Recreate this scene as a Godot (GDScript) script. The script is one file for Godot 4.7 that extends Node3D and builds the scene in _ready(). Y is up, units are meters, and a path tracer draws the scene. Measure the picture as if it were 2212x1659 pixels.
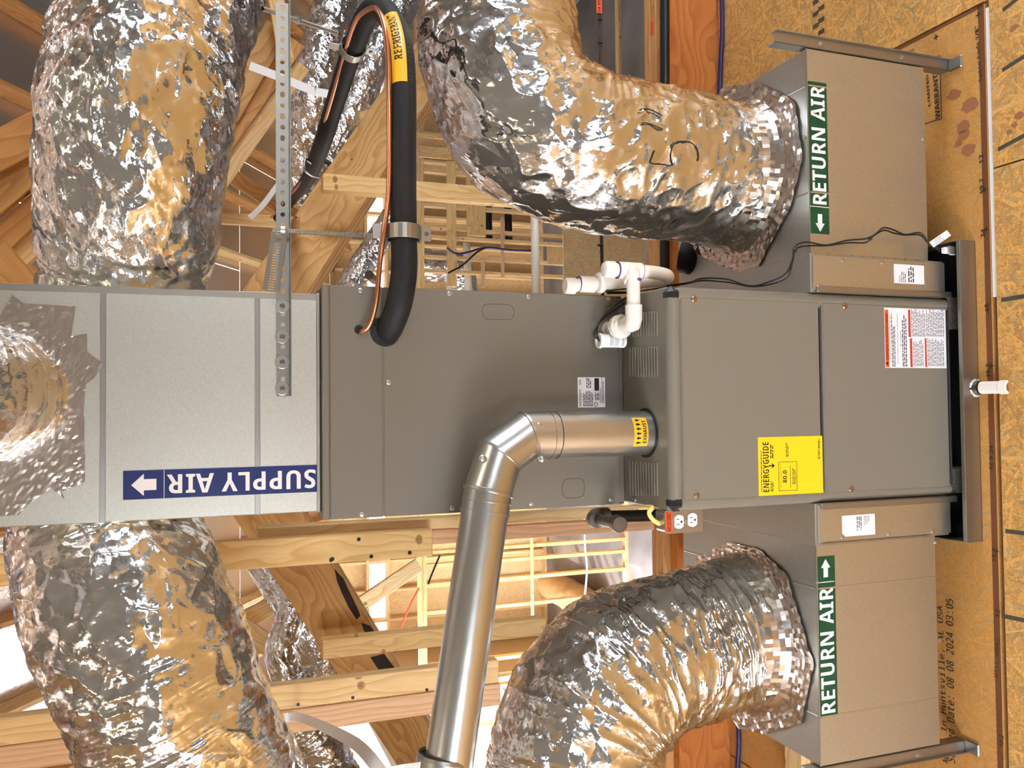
extends Node3D
# Attic furnace on a plywood loft, photographed with the camera held on its side.
# World: y up, x to the right of the unit, z towards the camera; furnace front at z = 0, loft floor at y = 0.

# ---------- photograph pixel -> direction (2212 x 1659 frame) ----------
const CAM := Vector3(-0.0183, 1.95, 1.7507)
const FOCAL := 1831.5
var fw: Vector3
var rt: Vector3
var up: Vector3

func ray(x: float, y: float) -> Vector3:
	return fw + up * (1106.0 - x) / FOCAL + rt * (829.5 - y) / FOCAL

func pz(x: float, y: float, z: float) -> Vector3:
	var d := ray(x, y)
	return CAM + d * ((z - CAM.z) / d.z)

func py(x: float, y: float, h: float) -> Vector3:
	var d := ray(x, y)
	return CAM + d * ((h - CAM.y) / d.y)

func pplane(x: float, y: float, p: Vector3, n: Vector3) -> Vector3:
	var d := ray(x, y)
	return CAM + d * ((p - CAM).dot(n) / d.dot(n))

# ---------- mesh builder ----------
class MB:
	var v := PackedVector3Array()
	var n := PackedVector3Array()
	var t := PackedVector2Array()
	var i := PackedInt32Array()

	func face(a: Vector3, b: Vector3, c: Vector3, d: Vector3, nr: Vector3, ua := Vector2.ZERO, ub := Vector2.ZERO, uc := Vector2.ZERO, ud := Vector2.ZERO) -> void:
		var k := v.size()
		v.append_array([a, b, c, d])
		n.append_array([nr, nr, nr, nr])
		t.append_array([ua, ub, uc, ud])
		if (b - a).cross(c - a).dot(nr) > 0:
			i.append_array([k, k + 2, k + 1, k, k + 3, k + 2])
		else:
			i.append_array([k, k + 1, k + 2, k, k + 2, k + 3])

	func tri(a: Vector3, b: Vector3, c: Vector3, nr: Vector3) -> void:
		var k := v.size()
		v.append_array([a, b, c])
		n.append_array([nr, nr, nr])
		t.append_array([Vector2.ZERO, Vector2.ZERO, Vector2.ZERO])
		if (b - a).cross(c - a).dot(nr) > 0:
			i.append_array([k, k + 2, k + 1])
		else:
			i.append_array([k, k + 1, k + 2])

	# chamfered box; size s, frame T (origin = centre); uv in metres, u along the longest side
	func box(T: Transform3D, s: Vector3, r := 0.002, uvo := Vector2.ZERO) -> void:
		r = minf(r, 0.45 * minf(s.x, minf(s.y, s.z)))
		var h := s * 0.5
		var ax := [Vector3.RIGHT, Vector3.UP, Vector3.BACK]
		for a in 3:
			var b := (a + 1) % 3
			var c := (a + 2) % 3
			if s[c] > s[b]:
				var q := b
				b = c
				c = q
			var hb: float = h[b] - r
			var hc: float = h[c] - r
			for sg in [-1.0, 1.0]:
				var A: Vector3 = ax[a] * h[a] * sg
				var B: Vector3 = ax[b]
				var C: Vector3 = ax[c]
				var off: Vector2 = uvo + Vector2(0.37, 0.61) * float(a) * sg
				face(T * (A - B * hb - C * hc), T * (A + B * hb - C * hc), T * (A + B * hb + C * hc), T * (A - B * hb + C * hc), T.basis * (ax[a] * sg),
					off + Vector2(-hb, -hc), off + Vector2(hb, -hc), off + Vector2(hb, hc), off + Vector2(-hb, hc))
		if r <= 0.0:
			return
		for a in 3:
			var b := (a + 1) % 3
			var c := (a + 2) % 3
			for sb in [-1.0, 1.0]:
				for sc in [-1.0, 1.0]:
					var e: Vector3 = ax[a] * (h[a] - r)
					var p1: Vector3 = ax[b] * h[b] * sb + ax[c] * (h[c] - r) * sc
					var p2: Vector3 = ax[b] * (h[b] - r) * sb + ax[c] * h[c] * sc
					face(T * (p1 - e), T * (p1 + e), T * (p2 + e), T * (p2 - e), (T.basis * (ax[b] * sb + ax[c] * sc)).normalized(), uvo, uvo, uvo, uvo)
		for sx in [-1.0, 1.0]:
			for sy in [-1.0, 1.0]:
				for sz in [-1.0, 1.0]:
					var g := Vector3(sx, sy, sz)
					tri(T * (g * Vector3(h.x, h.y - r, h.z - r)), T * (g * Vector3(h.x - r, h.y, h.z - r)), T * (g * Vector3(h.x - r, h.y - r, h.z)), (T.basis * g).normalized())

	func span(lo: Vector3, hi: Vector3, r := 0.002, uvo := Vector2.ZERO) -> void:
		box(Transform3D(Basis(), (lo + hi) * 0.5), (hi - lo).abs(), r, uvo)

	# profile of [radius, height] round the frame's y axis; each band is flat unless soft
	func lathe(T: Transform3D, prof: Array, seg := 24, soft := false) -> void:
		for k in prof.size() - 1:
			var a: Array = prof[k]
			var b: Array = prof[k + 1]
			var d := Vector2(b[0] - a[0], b[1] - a[1])
			var na := Vector2(d.y, -d.x).normalized()
			var n0 := na
			var n1 := na
			if soft:
				if k > 0:
					var q := Vector2(a[0] - prof[k - 1][0], a[1] - prof[k - 1][1])
					n0 = (na + Vector2(q.y, -q.x).normalized()).normalized()
				if k < prof.size() - 2:
					var q := Vector2(prof[k + 2][0] - b[0], prof[k + 2][1] - b[1])
					n1 = (na + Vector2(q.y, -q.x).normalized()).normalized()
			var base := v.size()
			for j in seg + 1:
				var w := TAU * j / seg
				var c := Vector3(cos(w), 0, sin(w))
				v.append(T * (c * float(a[0]) + Vector3.UP * float(a[1])))
				v.append(T * (c * float(b[0]) + Vector3.UP * float(b[1])))
				n.append((T.basis * (c * n0.x + Vector3.UP * n0.y)).normalized())
				n.append((T.basis * (c * n1.x + Vector3.UP * n1.y)).normalized())
				t.append(Vector2(float(j) / seg, a[1]))
				t.append(Vector2(float(j) / seg, b[1]))
			for j in seg:
				var p := base + j * 2
				i.append_array([p, p + 2, p + 1, p + 1, p + 2, p + 3])

	# round tube along points; radius may be one number or one for each point
	func tube(pts: Array, rad, seg := 16, caps := true) -> void:
		var m := pts.size()
		var x := Vector3.ZERO
		var base := v.size()
		var run := 0.0
		for k in m:
			var d: Vector3 = (pts[mini(k + 1, m - 1)] - pts[maxi(k - 1, 0)]).normalized()
			if k == 0:
				x = d.cross(Vector3.UP if absf(d.y) < 0.9 else Vector3.RIGHT).normalized()
			else:
				run += pts[k].distance_to(pts[k - 1])
				x = (x - d * x.dot(d)).normalized()
			var y := d.cross(x)
			var r: float = rad[k] if rad is Array else rad
			for j in seg + 1:
				var w := TAU * j / seg
				var c := x * cos(w) + y * sin(w)
				v.append(pts[k] + c * r)
				n.append(c)
				t.append(Vector2(run, float(j) / seg * 0.3))
		for k in m - 1:
			for j in seg:
				var p := base + k * (seg + 1) + j
				var q := p + seg + 1
				i.append_array([p, q, p + 1, p + 1, q, q + 1])
		if caps:
			for e in 2:
				var k := 0 if e == 0 else m - 1
				var d: Vector3 = (pts[0] - pts[1]).normalized() if e == 0 else (pts[m - 1] - pts[m - 2]).normalized()
				var r0 := base + k * (seg + 1)
				for j in seg:
					tri(pts[k], v[r0 + j], v[r0 + j + 1], d)

	# straight pipe section cut by a plane at either end (normals na, nb)
	func gore(a: Vector3, b: Vector3, na: Vector3, nb: Vector3, r: float, seg := 48) -> void:
		var d := (b - a).normalized()
		var x := d.cross(Vector3.UP if absf(d.y) < 0.9 else Vector3.RIGHT).normalized()
		var y := d.cross(x)
		var base := v.size()
		for j in seg + 1:
			var w := TAU * j / seg
			var c := x * cos(w) + y * sin(w)
			var p := a + c * r
			v.append(p + d * ((a - p).dot(na) / d.dot(na)))
			v.append(p + d * ((b - p).dot(nb) / d.dot(nb)))
			n.append_array([c, c])
			t.append_array([Vector2(0, w), Vector2(1, w)])
		for j in seg:
			var p := base + j * 2
			i.append_array([p, p + 1, p + 2, p + 1, p + 3, p + 2])

	# flat polygon (points in the frame's xy plane) given a thickness along z
	func plate(T: Transform3D, poly: PackedVector2Array, thick: float) -> void:
		var tris := Geometry2D.triangulate_polygon(poly)
		for s in [0.0, 1.0]:
			var nr := T.basis.z.normalized() * (1.0 if s > 0 else -1.0)
			for k in range(0, tris.size(), 3):
				var q := []
				for m in 3:
					var p := poly[tris[k + m]]
					q.append(T * Vector3(p.x, p.y, thick * s))
				tri(q[0], q[1], q[2], nr)
		var cw := 1.0 if Geometry2D.is_polygon_clockwise(poly) else -1.0
		for k in poly.size():
			var a := poly[k]
			var b := poly[(k + 1) % poly.size()]
			var e := (b - a).normalized()
			var nr := T.basis * Vector3(-e.y * cw, e.x * cw, 0)
			face(T * Vector3(a.x, a.y, 0), T * Vector3(b.x, b.y, 0), T * Vector3(b.x, b.y, thick), T * Vector3(a.x, a.y, thick), nr.normalized())

	# strip in the frame's xy plane, x from 0 to length, with slots [centre x, half length, radius]
	func slotted(T: Transform3D, length: float, width: float, slots: Array, thick := 0.002) -> void:
		var cuts := [0.0]
		for k in slots.size() - 1:
			cuts.append((slots[k][0] + slots[k + 1][0]) * 0.5)
		cuts.append(length)
		var hw := width * 0.5
		for k in slots.size():
			var s: Array = slots[k]
			var x0: float = cuts[k]
			var x1: float = cuts[k + 1]
			var ring := []
			var rim := []
			for j in 24:
				var w := TAU * (j + 0.5) / 24
				var c := Vector2(cos(w), sin(w))
				ring.append(Vector2(s[0], 0) + c * float(s[2]) + Vector2(signf(c.x) * float(s[1]), 0))
				var o := Vector2(s[0], 0)
				var tx: float = ((x1 if c.x > 0 else x0) - o.x) / c.x if absf(c.x) > 1e-4 else 1e9
				var ty := hw / absf(c.y) if absf(c.y) > 1e-4 else 1e9
				rim.append(o + c * minf(tx, ty))
			for side in [0.0, 1.0]:
				var nr := T.basis.z.normalized() * (1.0 if side > 0 else -1.0)
				var zz: float = thick * side
				for j in 24:
					var j2 := (j + 1) % 24
					var a: Vector2 = rim[j]
					var b: Vector2 = rim[j2]
					face(T * Vector3(ring[j].x, ring[j].y, zz), T * Vector3(a.x, a.y, zz), T * Vector3(b.x, b.y, zz), T * Vector3(ring[j2].x, ring[j2].y, zz), nr)
					if absf(absf(a.x - s[0]) - absf(b.x - s[0])) > 1e-5 and absf(absf(a.y) - absf(b.y)) > 1e-5:
						var cx: float = x1 if (a.x + b.x) * 0.5 > s[0] else x0
						var cy: float = hw * signf(a.y + b.y)
						tri(T * Vector3(a.x, a.y, zz), T * Vector3(cx, cy, zz), T * Vector3(b.x, b.y, zz), nr)
			for j in 24:
				var j2 := (j + 1) % 24
				var m: Vector2 = (ring[j] + ring[j2]) * 0.5 - Vector2(s[0], 0)
				face(T * Vector3(ring[j].x, ring[j].y, 0), T * Vector3(ring[j2].x, ring[j2].y, 0), T * Vector3(ring[j2].x, ring[j2].y, thick), T * Vector3(ring[j].x, ring[j].y, thick), (T.basis * Vector3(-m.x, -m.y, 0)).normalized())
		for sg in [-1.0, 1.0]:
			face(T * Vector3(0, hw * sg, 0), T * Vector3(length, hw * sg, 0), T * Vector3(length, hw * sg, thick), T * Vector3(0, hw * sg, thick), T.basis.y * sg)

	# ribbon of width w along points, side = its width direction at each point (one vector), thickness th
	func ribbon(pts: Array, side: Vector3, w: float, th: float) -> void:
		for k in pts.size() - 1:
			var a: Vector3 = pts[k]
			var b: Vector3 = pts[k + 1]
			var d := (b - a).normalized()
			var s := (side - d * side.dot(d)).normalized()
			var u := d.cross(s)
			box(Transform3D(Basis(d, s, u), (a + b) * 0.5), Vector3(a.distance_to(b) + th, w, th), th * 0.3)

	func mesh() -> ArrayMesh:
		var arr := []
		arr.resize(Mesh.ARRAY_MAX)
		arr[Mesh.ARRAY_VERTEX] = v
		arr[Mesh.ARRAY_NORMAL] = n
		arr[Mesh.ARRAY_TEX_UV] = t
		arr[Mesh.ARRAY_INDEX] = i
		var m := ArrayMesh.new()
		m.add_surface_from_arrays(Mesh.PRIMITIVE_TRIANGLES, arr)
		return m

	func shift(by: Vector3) -> void:
		for k in v.size():
			v[k] += by

# maps flat lettering on to a round surface: an upright pipe, or a curved hose
class Bend:
	var off := Vector2.ZERO
	var up_by := 1.0
	func place(x: float, y: float) -> Transform3D:
		return surface(x + off.x, off.y + y * up_by)
	func surface(_x: float, _y: float) -> Transform3D:
		return Transform3D()

class PipeBend extends Bend:
	var centre := Vector3.ZERO
	var radius := 0.05
	var lift := 0.0012
	func surface(x: float, y: float) -> Transform3D:
		var w := x / radius
		var nn := Vector3(sin(w), 0, cos(w))
		return Transform3D(Basis(Vector3(cos(w), 0, -sin(w)), Vector3.UP, nn), centre + Vector3(0, y, 0) + nn * (radius + lift))

class HoseBend extends Bend:
	var axis := []
	var lens := []
	var radius := 0.03
	var from := -0.1
	var to := 1.15
	func surface(x: float, y: float) -> Transform3D:
		var k := 0
		while k < lens.size() - 2 and lens[k + 1] < x:
			k += 1
		var f: float = (x - lens[k]) / maxf(lens[k + 1] - lens[k], 1e-5)
		var c: Vector3 = axis[k].lerp(axis[k + 1], f)
		var d: Vector3 = (axis[mini(k + 2, axis.size() - 1)] - axis[maxi(k - 1, 0)]).normalized()
		var u := (Vector3.UP - d * d.y).normalized()
		var nz := d.cross(u)
		var w := lerpf(from, to, y)
		var nn := nz * cos(w) + u * sin(w)
		return Transform3D(Basis(d, -nz * sin(w) + u * cos(w), nn), c + nn * (radius + 0.001))

# ---------- scene tree helpers ----------
var taken := {}
var M := {}
var rng := RandomNumberGenerator.new()

func numbered(called: String) -> String:
	var k: int = taken.get(called, 0)
	taken[called] = k + 1
	return called if k == 0 else "%s_%03d" % [called, k]

func tag(o: Node, label: String, category: String, group := "") -> void:
	o.set_meta("label", label)
	o.set_meta("category", category)
	if group:
		o.set_meta("group", group)

func thing(called: String, label: String, category: String, at := Vector3.ZERO, group := "") -> Node3D:
	var o := Node3D.new()
	o.name = numbered(called)
	add_child(o)
	o.position = at
	tag(o, label, category, group)
	return o

func structure(called: String, at := Vector3.ZERO) -> Node3D:
	var o := Node3D.new()
	o.name = called
	add_child(o)
	o.position = at
	o.set_meta("kind", "structure")
	return o

func total(o: Node) -> Vector3:
	var p := Vector3.ZERO
	while o != self and o is Node3D:
		p += o.position
		o = o.get_parent()
	return p

# a part whose mesh was built in world coordinates
func part(parent: Node, called: String, mb: MB, mat: Material, label := "") -> MeshInstance3D:
	var o := MeshInstance3D.new()
	o.name = called
	o.mesh = mb.mesh()
	o.material_override = mat
	parent.add_child(o, true)
	o.position = -total(parent)
	if label:
		o.set_meta("label", label)
	return o

# a part that shares a mesh, placed by a world transform
func inst(parent: Node, called: String, mesh: Mesh, mat: Material, T: Transform3D, label := "") -> MeshInstance3D:
	var o := MeshInstance3D.new()
	o.name = called
	o.mesh = mesh
	o.material_override = mat
	parent.add_child(o, true)
	o.transform = Transform3D(T.basis, T.origin - total(parent))
	if label:
		o.set_meta("label", label)
	return o

# a thing that is one mesh
func solo(called: String, mb: MB, mat: Material, label: String, category: String, group := "") -> MeshInstance3D:
	var lo := mb.v[0]
	var hi := mb.v[0]
	for p in mb.v:
		lo = lo.min(p)
		hi = hi.max(p)
	var at := Vector3((lo.x + hi.x) * 0.5, lo.y, (lo.z + hi.z) * 0.5)
	mb.shift(-at)
	var o := MeshInstance3D.new()
	o.name = numbered(called)
	o.mesh = mb.mesh()
	o.material_override = mat
	add_child(o)
	o.position = at
	tag(o, label, category, group)
	return o

func at(p: Vector3) -> Transform3D:
	return Transform3D(Basis(), p)

# frame whose y axis points along d
func along(p: Vector3, d: Vector3) -> Transform3D:
	d = d.normalized()
	var x := d.cross(Vector3.UP if absf(d.y) < 0.95 else Vector3.RIGHT).normalized()
	return Transform3D(Basis(x, d, x.cross(d)), p)

func curve(pts: Array, per := 8) -> Array:
	var out := []
	var m := pts.size()
	for k in m - 1:
		var a: Vector3 = pts[maxi(k - 1, 0)]
		var b: Vector3 = pts[k]
		var c: Vector3 = pts[k + 1]
		var d: Vector3 = pts[mini(k + 2, m - 1)]
		for j in per:
			out.append(b.cubic_interpolate(c, a, d, float(j) / per))
	out.append(pts[m - 1])
	return out

# a board between two points: h along the plumb side, w across
func board(mb: MB, a: Vector3, b: Vector3, h: float, w: float, shift_side := 0.0) -> void:
	var d := (b - a).normalized()
	var z := d.cross(Vector3.UP).normalized()
	var y := z.cross(d)
	mb.box(Transform3D(Basis(d, y, z), (a + b) * 0.5 + z * shift_side), Vector3(a.distance_to(b), h, w), 0.003, Vector2(rng.randf() * 5, rng.randf() * 3))

# an upright board: front face in the plane z, edges at photograph rows y0 < y1 where it crosses column xa, running from column xt (or xa) down to column xb
func upright(xa: float, ya0: float, ya1: float, xb: float, z: float, thick: float, xt := 9999.0) -> MB:
	var p0 := pz(xa, ya0, z)
	var p1 := pz(xa, ya1, z)
	var q := pz(xb, (ya0 + ya1) * 0.5, z)
	if xt < 9000.0:
		p0.y = pz(xt, ya0, z).y
	var mb := MB.new()
	mb.span(Vector3(minf(p0.x, p1.x), minf(p0.y, q.y), z - thick), Vector3(maxf(p0.x, p1.x), maxf(p0.y, q.y), z), 0.003, Vector2(rng.randf() * 5, rng.randf() * 3))
	return mb

# lettering: mesh fitted to a box w x h (0 keeps the natural width), frame T: x reading direction, y letter-up, z out of the surface
var fonts := {}
func letters(txt: String, w: float, h: float, bold := true, mono := false, centred := false) -> Array:
	var key := "%s%s" % [bold, mono]
	if not fonts.has(key):
		var f := SystemFont.new()
		f.font_names = PackedStringArray(["Droid Sans Mono" if mono else "Droid Sans"])
		f.font_weight = 700 if bold else 400
		fonts[key] = f
	var tm := TextMesh.new()
	tm.text = txt
	tm.font = fonts[key]
	tm.font_size = 64
	tm.pixel_size = 0.01
	tm.depth = 0.0
	tm.curve_step = 1.0
	var arr := tm.get_mesh_arrays()
	var v: PackedVector3Array = arr[Mesh.ARRAY_VERTEX]
	var lo := v[0]
	var hi := v[0]
	for p in v:
		lo = lo.min(p)
		hi = hi.max(p)
	var sy := h / (hi.y - lo.y)
	var sx := w / (hi.x - lo.x) if w > 0 else sy
	var m: float = (lo.x + hi.x) * 0.5 if centred else lo.x
	for k in v.size():
		v[k] = Vector3((v[k].x - m) * sx, (v[k].y - lo.y) * sy, 0)
	arr[Mesh.ARRAY_VERTEX] = v
	arr[Mesh.ARRAY_TANGENT] = null
	return arr

func text(parent: Node, txt: String, T: Transform3D, w: float, h: float, mat: Material, bold := true, mono := false, centred := false, bend: Bend = null) -> void:
	var arr := letters(txt, w, h, bold, mono, centred)
	var v: PackedVector3Array = arr[Mesh.ARRAY_VERTEX]
	var n: PackedVector3Array = arr[Mesh.ARRAY_NORMAL]
	for k in v.size():
		if bend:
			var q: Transform3D = bend.place(v[k].x, v[k].y)
			v[k] = q.origin
			n[k] = q.basis.z
		else:
			v[k] = T * v[k]
			n[k] = T.basis.z
	arr[Mesh.ARRAY_VERTEX] = v
	arr[Mesh.ARRAY_NORMAL] = n
	var m := ArrayMesh.new()
	m.add_surface_from_arrays(Mesh.PRIMITIVE_TRIANGLES, arr)
	var o := MeshInstance3D.new()
	o.name = "lettering"
	o.mesh = m
	o.material_override = mat
	parent.add_child(o, true)
	o.position = -total(parent)

# lines of small print: rows of short dashes, one mesh
func small_print(parent: Node, T: Transform3D, w: float, rows: int, pitch: float, h: float, mat: Material, fill := 0.9) -> void:
	var mb := MB.new()
	for k in rows:
		var x := 0.0
		var end := w * (fill - rng.randf() * 0.25)
		while x < end:
			var l := minf(h * rng.randf_range(1.2, 4.5), end - x)
			var y := -k * pitch
			mb.face(T * Vector3(x, y, 0), T * Vector3(x + l, y, 0), T * Vector3(x + l, y - h, 0), T * Vector3(x, y - h, 0), T.basis.z)
			x += l + h * 0.7
	part(parent, "print", mb, mat)

func rect(parent: Node, called: String, T: Transform3D, lo: Vector2, hi: Vector2, mat: Material, th := 0.0003, label := "") -> MeshInstance3D:
	var mb := MB.new()
	mb.box(T * at(Vector3((lo.x + hi.x) * 0.5, (lo.y + hi.y) * 0.5, th * 0.5)), Vector3(absf(hi.x - lo.x), absf(hi.y - lo.y), th), 0.0)
	return part(parent, called, mb, mat, label)

# ---------- materials ----------
func std(c: Color, rough: float, metal := 0.0, spec := 0.5) -> StandardMaterial3D:
	var m := StandardMaterial3D.new()
	m.albedo_color = c
	m.roughness = rough
	m.metallic = metal
	m.metallic_specular = spec
	return m

func rgb8(r: float, g: float, b: float) -> Color:
	return Color(r / 255.0, g / 255.0, b / 255.0)

func noise(kind: int, freq: float, sd: int, oct := 1) -> FastNoiseLite:
	var f := FastNoiseLite.new()
	f.noise_type = kind
	f.frequency = freq
	f.seed = sd
	f.fractal_type = FastNoiseLite.FRACTAL_FBM if oct > 1 else FastNoiseLite.FRACTAL_NONE
	f.fractal_octaves = oct
	return f

func picture(w: int, h: int, bytes: PackedByteArray) -> Image:
	return Image.create_from_data(w, h, false, Image.FORMAT_RGB8, bytes)

# sawn wood: u runs along the grain (2.4 m a tile), v across (0.25 m a tile)
func wood_tex(sd: int, light: Color, dark: Color, bands: float, warp: float, knots := 0) -> ImageTexture:
	var S := 512
	var n1 := noise(FastNoiseLite.TYPE_SIMPLEX_SMOOTH, 0.55, sd, 2)
	var n2 := noise(FastNoiseLite.TYPE_SIMPLEX_SMOOTH, 1.0, sd + 5)
	var r := RandomNumberGenerator.new()
	r.seed = sd
	var kn := []
	for k in knots:
		kn.append([r.randf_range(0.1, 0.9), r.randf_range(0.15, 0.85), r.randf_range(0.05, 0.085)])
	var out := PackedByteArray()
	out.resize(S * S * 3)
	for y in S:
		var v := float(y) / S
		var vm := absf(v - 0.5) * 2.0
		for x in S:
			var u := float(x) / S
			var cu := cos(u * TAU)
			var su := sin(u * TAU)
			var shade := 0.0
			var vv := v
			for k in kn:
				var du: float = (u - k[0]) * 9.6
				var dv: float = v - k[1]
				var d2: float = (du * du + dv * dv) / (k[2] * k[2])
				if d2 < 16.0:
					vv += signf(dv) * k[2] * 0.9 * exp(-d2 * 0.35)
					if d2 < 1.0:
						shade = maxf(shade, 0.75 + 0.25 * sin(d2 * 14.0))
					else:
						shade = maxf(shade, 0.35 * exp(-(d2 - 1.0) * 1.5))
			var g := n1.get_noise_3d(cu * 1.3, su * 1.3, vm * 1.6)
			var ring := fposmod(vv * bands + g * warp, 1.0)
			ring = ring * ring * (1.0 if ring < 0.93 else (1.0 - ring) / 0.07)
			var fine := n2.get_noise_3d(cu * 6.0, su * 6.0, v * 90.0)
			var a := clampf(0.12 + ring * 0.55 + fine * 0.13 + g * 0.12, 0.0, 1.0)
			var c := light.lerp(dark, maxf(a, shade))
			if shade > 0.5:
				c = c.lerp(dark * 0.55, shade * 0.6)
			var o := (y * S + x) * 3
			out[o] = int(c.r * 255)
			out[o + 1] = int(c.g * 255)
			out[o + 2] = int(c.b * 255)
	return ImageTexture.create_from_image(picture(S, S, out))

# strand board: flakes laid at random, 1.2 m a tile
func osb_tex(sd: int, base: Color, spread: float, flakes: int) -> Array:
	var S := 1024
	var r := RandomNumberGenerator.new()
	r.seed = sd
	var out := PackedByteArray()
	out.resize(S * S * 3)
	var ht := PackedByteArray()
	ht.resize(S * S)
	for k in S * S:
		out[k * 3] = int(base.r * 255)
		out[k * 3 + 1] = int(base.g * 255)
		out[k * 3 + 2] = int(base.b * 255)
		ht[k] = 110
	for f in flakes:
		var cx := r.randf() * S
		var cy := r.randf() * S
		var w := r.randf() * PI
		var c := cos(w)
		var s := sin(w)
		var L := r.randf_range(12, 42)
		var W := r.randf_range(0.8, 3.6)
		var tone := r.randf_range(1.0 - spread, 1.0 + spread * 0.75)
		var warm := r.randf_range(-0.04, 0.04)
		var hh := int(r.randf_range(70, 150))
		var col := Color(clampf(base.r * tone + warm, 0, 1), clampf(base.g * tone, 0, 1), clampf(base.b * tone - warm, 0, 1))
		var bl := -int(L)
		while bl <= L:
			var bw := -W
			var streak := 1.0 + 0.05 * sin(bl * 0.9 + cx)
			while bw <= W:
				var px := posmod(int(cx + bl * c - bw * s), S)
				var qy := posmod(int(cy + bl * s + bw * c), S)
				var o := (qy * S + px)
				var gr := streak * (1.0 + 0.06 * sin(bw * 2.3 + cy))
				out[o * 3] = clampi(int(col.r * gr * 255), 0, 255)
				out[o * 3 + 1] = clampi(int(col.g * gr * 255), 0, 255)
				out[o * 3 + 2] = clampi(int(col.b * gr * 255), 0, 255)
				ht[o] = hh
				bw += 0.8
			bl += 1
	var him := Image.create_from_data(S, S, false, Image.FORMAT_L8, ht)
	him.convert(Image.FORMAT_RGBA8)
	him.bump_map_to_normal_map(1.2)
	return [ImageTexture.create_from_image(picture(S, S, out)), ImageTexture.create_from_image(him)]

func noise_tex(f: FastNoiseLite, size: int, lo: Color, hi: Color, normal := 0.0) -> NoiseTexture2D:
	var t := NoiseTexture2D.new()
	t.width = size
	t.height = size
	t.noise = f
	t.seamless = true
	if normal > 0:
		t.as_normal_map = true
		t.bump_strength = normal
	else:
		var g := Gradient.new()
		g.set_color(0, lo)
		g.set_color(1, hi)
		t.color_ramp = g
	return t

# crumpled foil: flat facets with crisp folds at two sizes, and the scrim's diamond threads; a tileable normal map
func crumple_tex() -> ImageTexture:
	var S := 512
	var N := 11
	var r := RandomNumberGenerator.new()
	r.seed = 77
	var site := PackedVector2Array()
	var lean := PackedVector2Array()
	for k in N * N:
		site.append(Vector2(r.randf(), r.randf()))
		lean.append(Vector2(r.randfn(0, 1), r.randfn(0, 1)))
	var n1 := noise(FastNoiseLite.TYPE_SIMPLEX_SMOOTH, 0.9, 9)
	var tx := PackedFloat32Array()
	var ty := PackedFloat32Array()
	tx.resize(S * S)
	ty.resize(S * S)
	for y in S:
		for x in S:
			var a := TAU * x / S
			var c := TAU * y / S
			var wob := n1.get_noise_3d(cos(a) + 1.3 * cos(c), sin(a), 1.3 * sin(c) + 0.7 * cos(a)) * 0.55
			var p := Vector2(float(x) / S * N + wob, float(y) / S * N - wob * 0.8)
			var gx := floori(p.x)
			var gy := floori(p.y)
			var best := 1e9
			var at_best := 0
			for dy in [-1, 0, 1]:
				for dx in [-1, 0, 1]:
					var id: int = posmod(gy + dy, N) * N + posmod(gx + dx, N)
					var q := Vector2(gx + dx, gy + dy) + site[id] - p
					var d := q.x * q.x * 0.7 + q.y * q.y * 1.4
					if d < best:
						best = d
						at_best = id
			tx[y * S + x] = lean[at_best].x
			ty[y * S + x] = lean[at_best].y
	var out := PackedByteArray()
	out.resize(S * S * 3)
	for y in S:
		for x in S:
			var k := y * S + x
			var k2 := posmod(x * 3 + 40, S) * S + posmod(y * 3, S)
			var k3 := posmod(y * 7 + 90, S) * S + posmod(x * 7 + 200, S)
			var la := fposmod((x + y * 0.5) / 16.0, 1.0) - 0.5
			var lb := fposmod((x - y * 0.5) / 16.0, 1.0) - 0.5
			var ga := -la * exp(-la * la * 180.0) * 2.2
			var gb := -lb * exp(-lb * lb * 180.0) * 2.2
			var n := Vector3(tx[k] * 0.13 + tx[k2] * 0.08 + tx[k3] * 0.05 + ga + gb, ty[k] * 0.13 + ty[k2] * 0.08 + ty[k3] * 0.05 + (ga - gb) * 0.5, 1.0).normalized()
			out[k * 3] = int((n.x * 0.5 + 0.5) * 255)
			out[k * 3 + 1] = int((n.y * 0.5 + 0.5) * 255)
			out[k * 3 + 2] = int((n.z * 0.5 + 0.5) * 255)
	return ImageTexture.create_from_image(picture(S, S, out))

func with_tex(m: StandardMaterial3D, t: Texture2D, su: float, sv: float) -> StandardMaterial3D:
	m.albedo_texture = t
	m.uv1_scale = Vector3(su, sv, 1)
	return m

func world_map(m: StandardMaterial3D, s: float) -> StandardMaterial3D:
	m.uv1_triplanar = true
	m.uv1_world_triplanar = true
	m.uv1_scale = Vector3(s, s, s)
	return m

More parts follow.
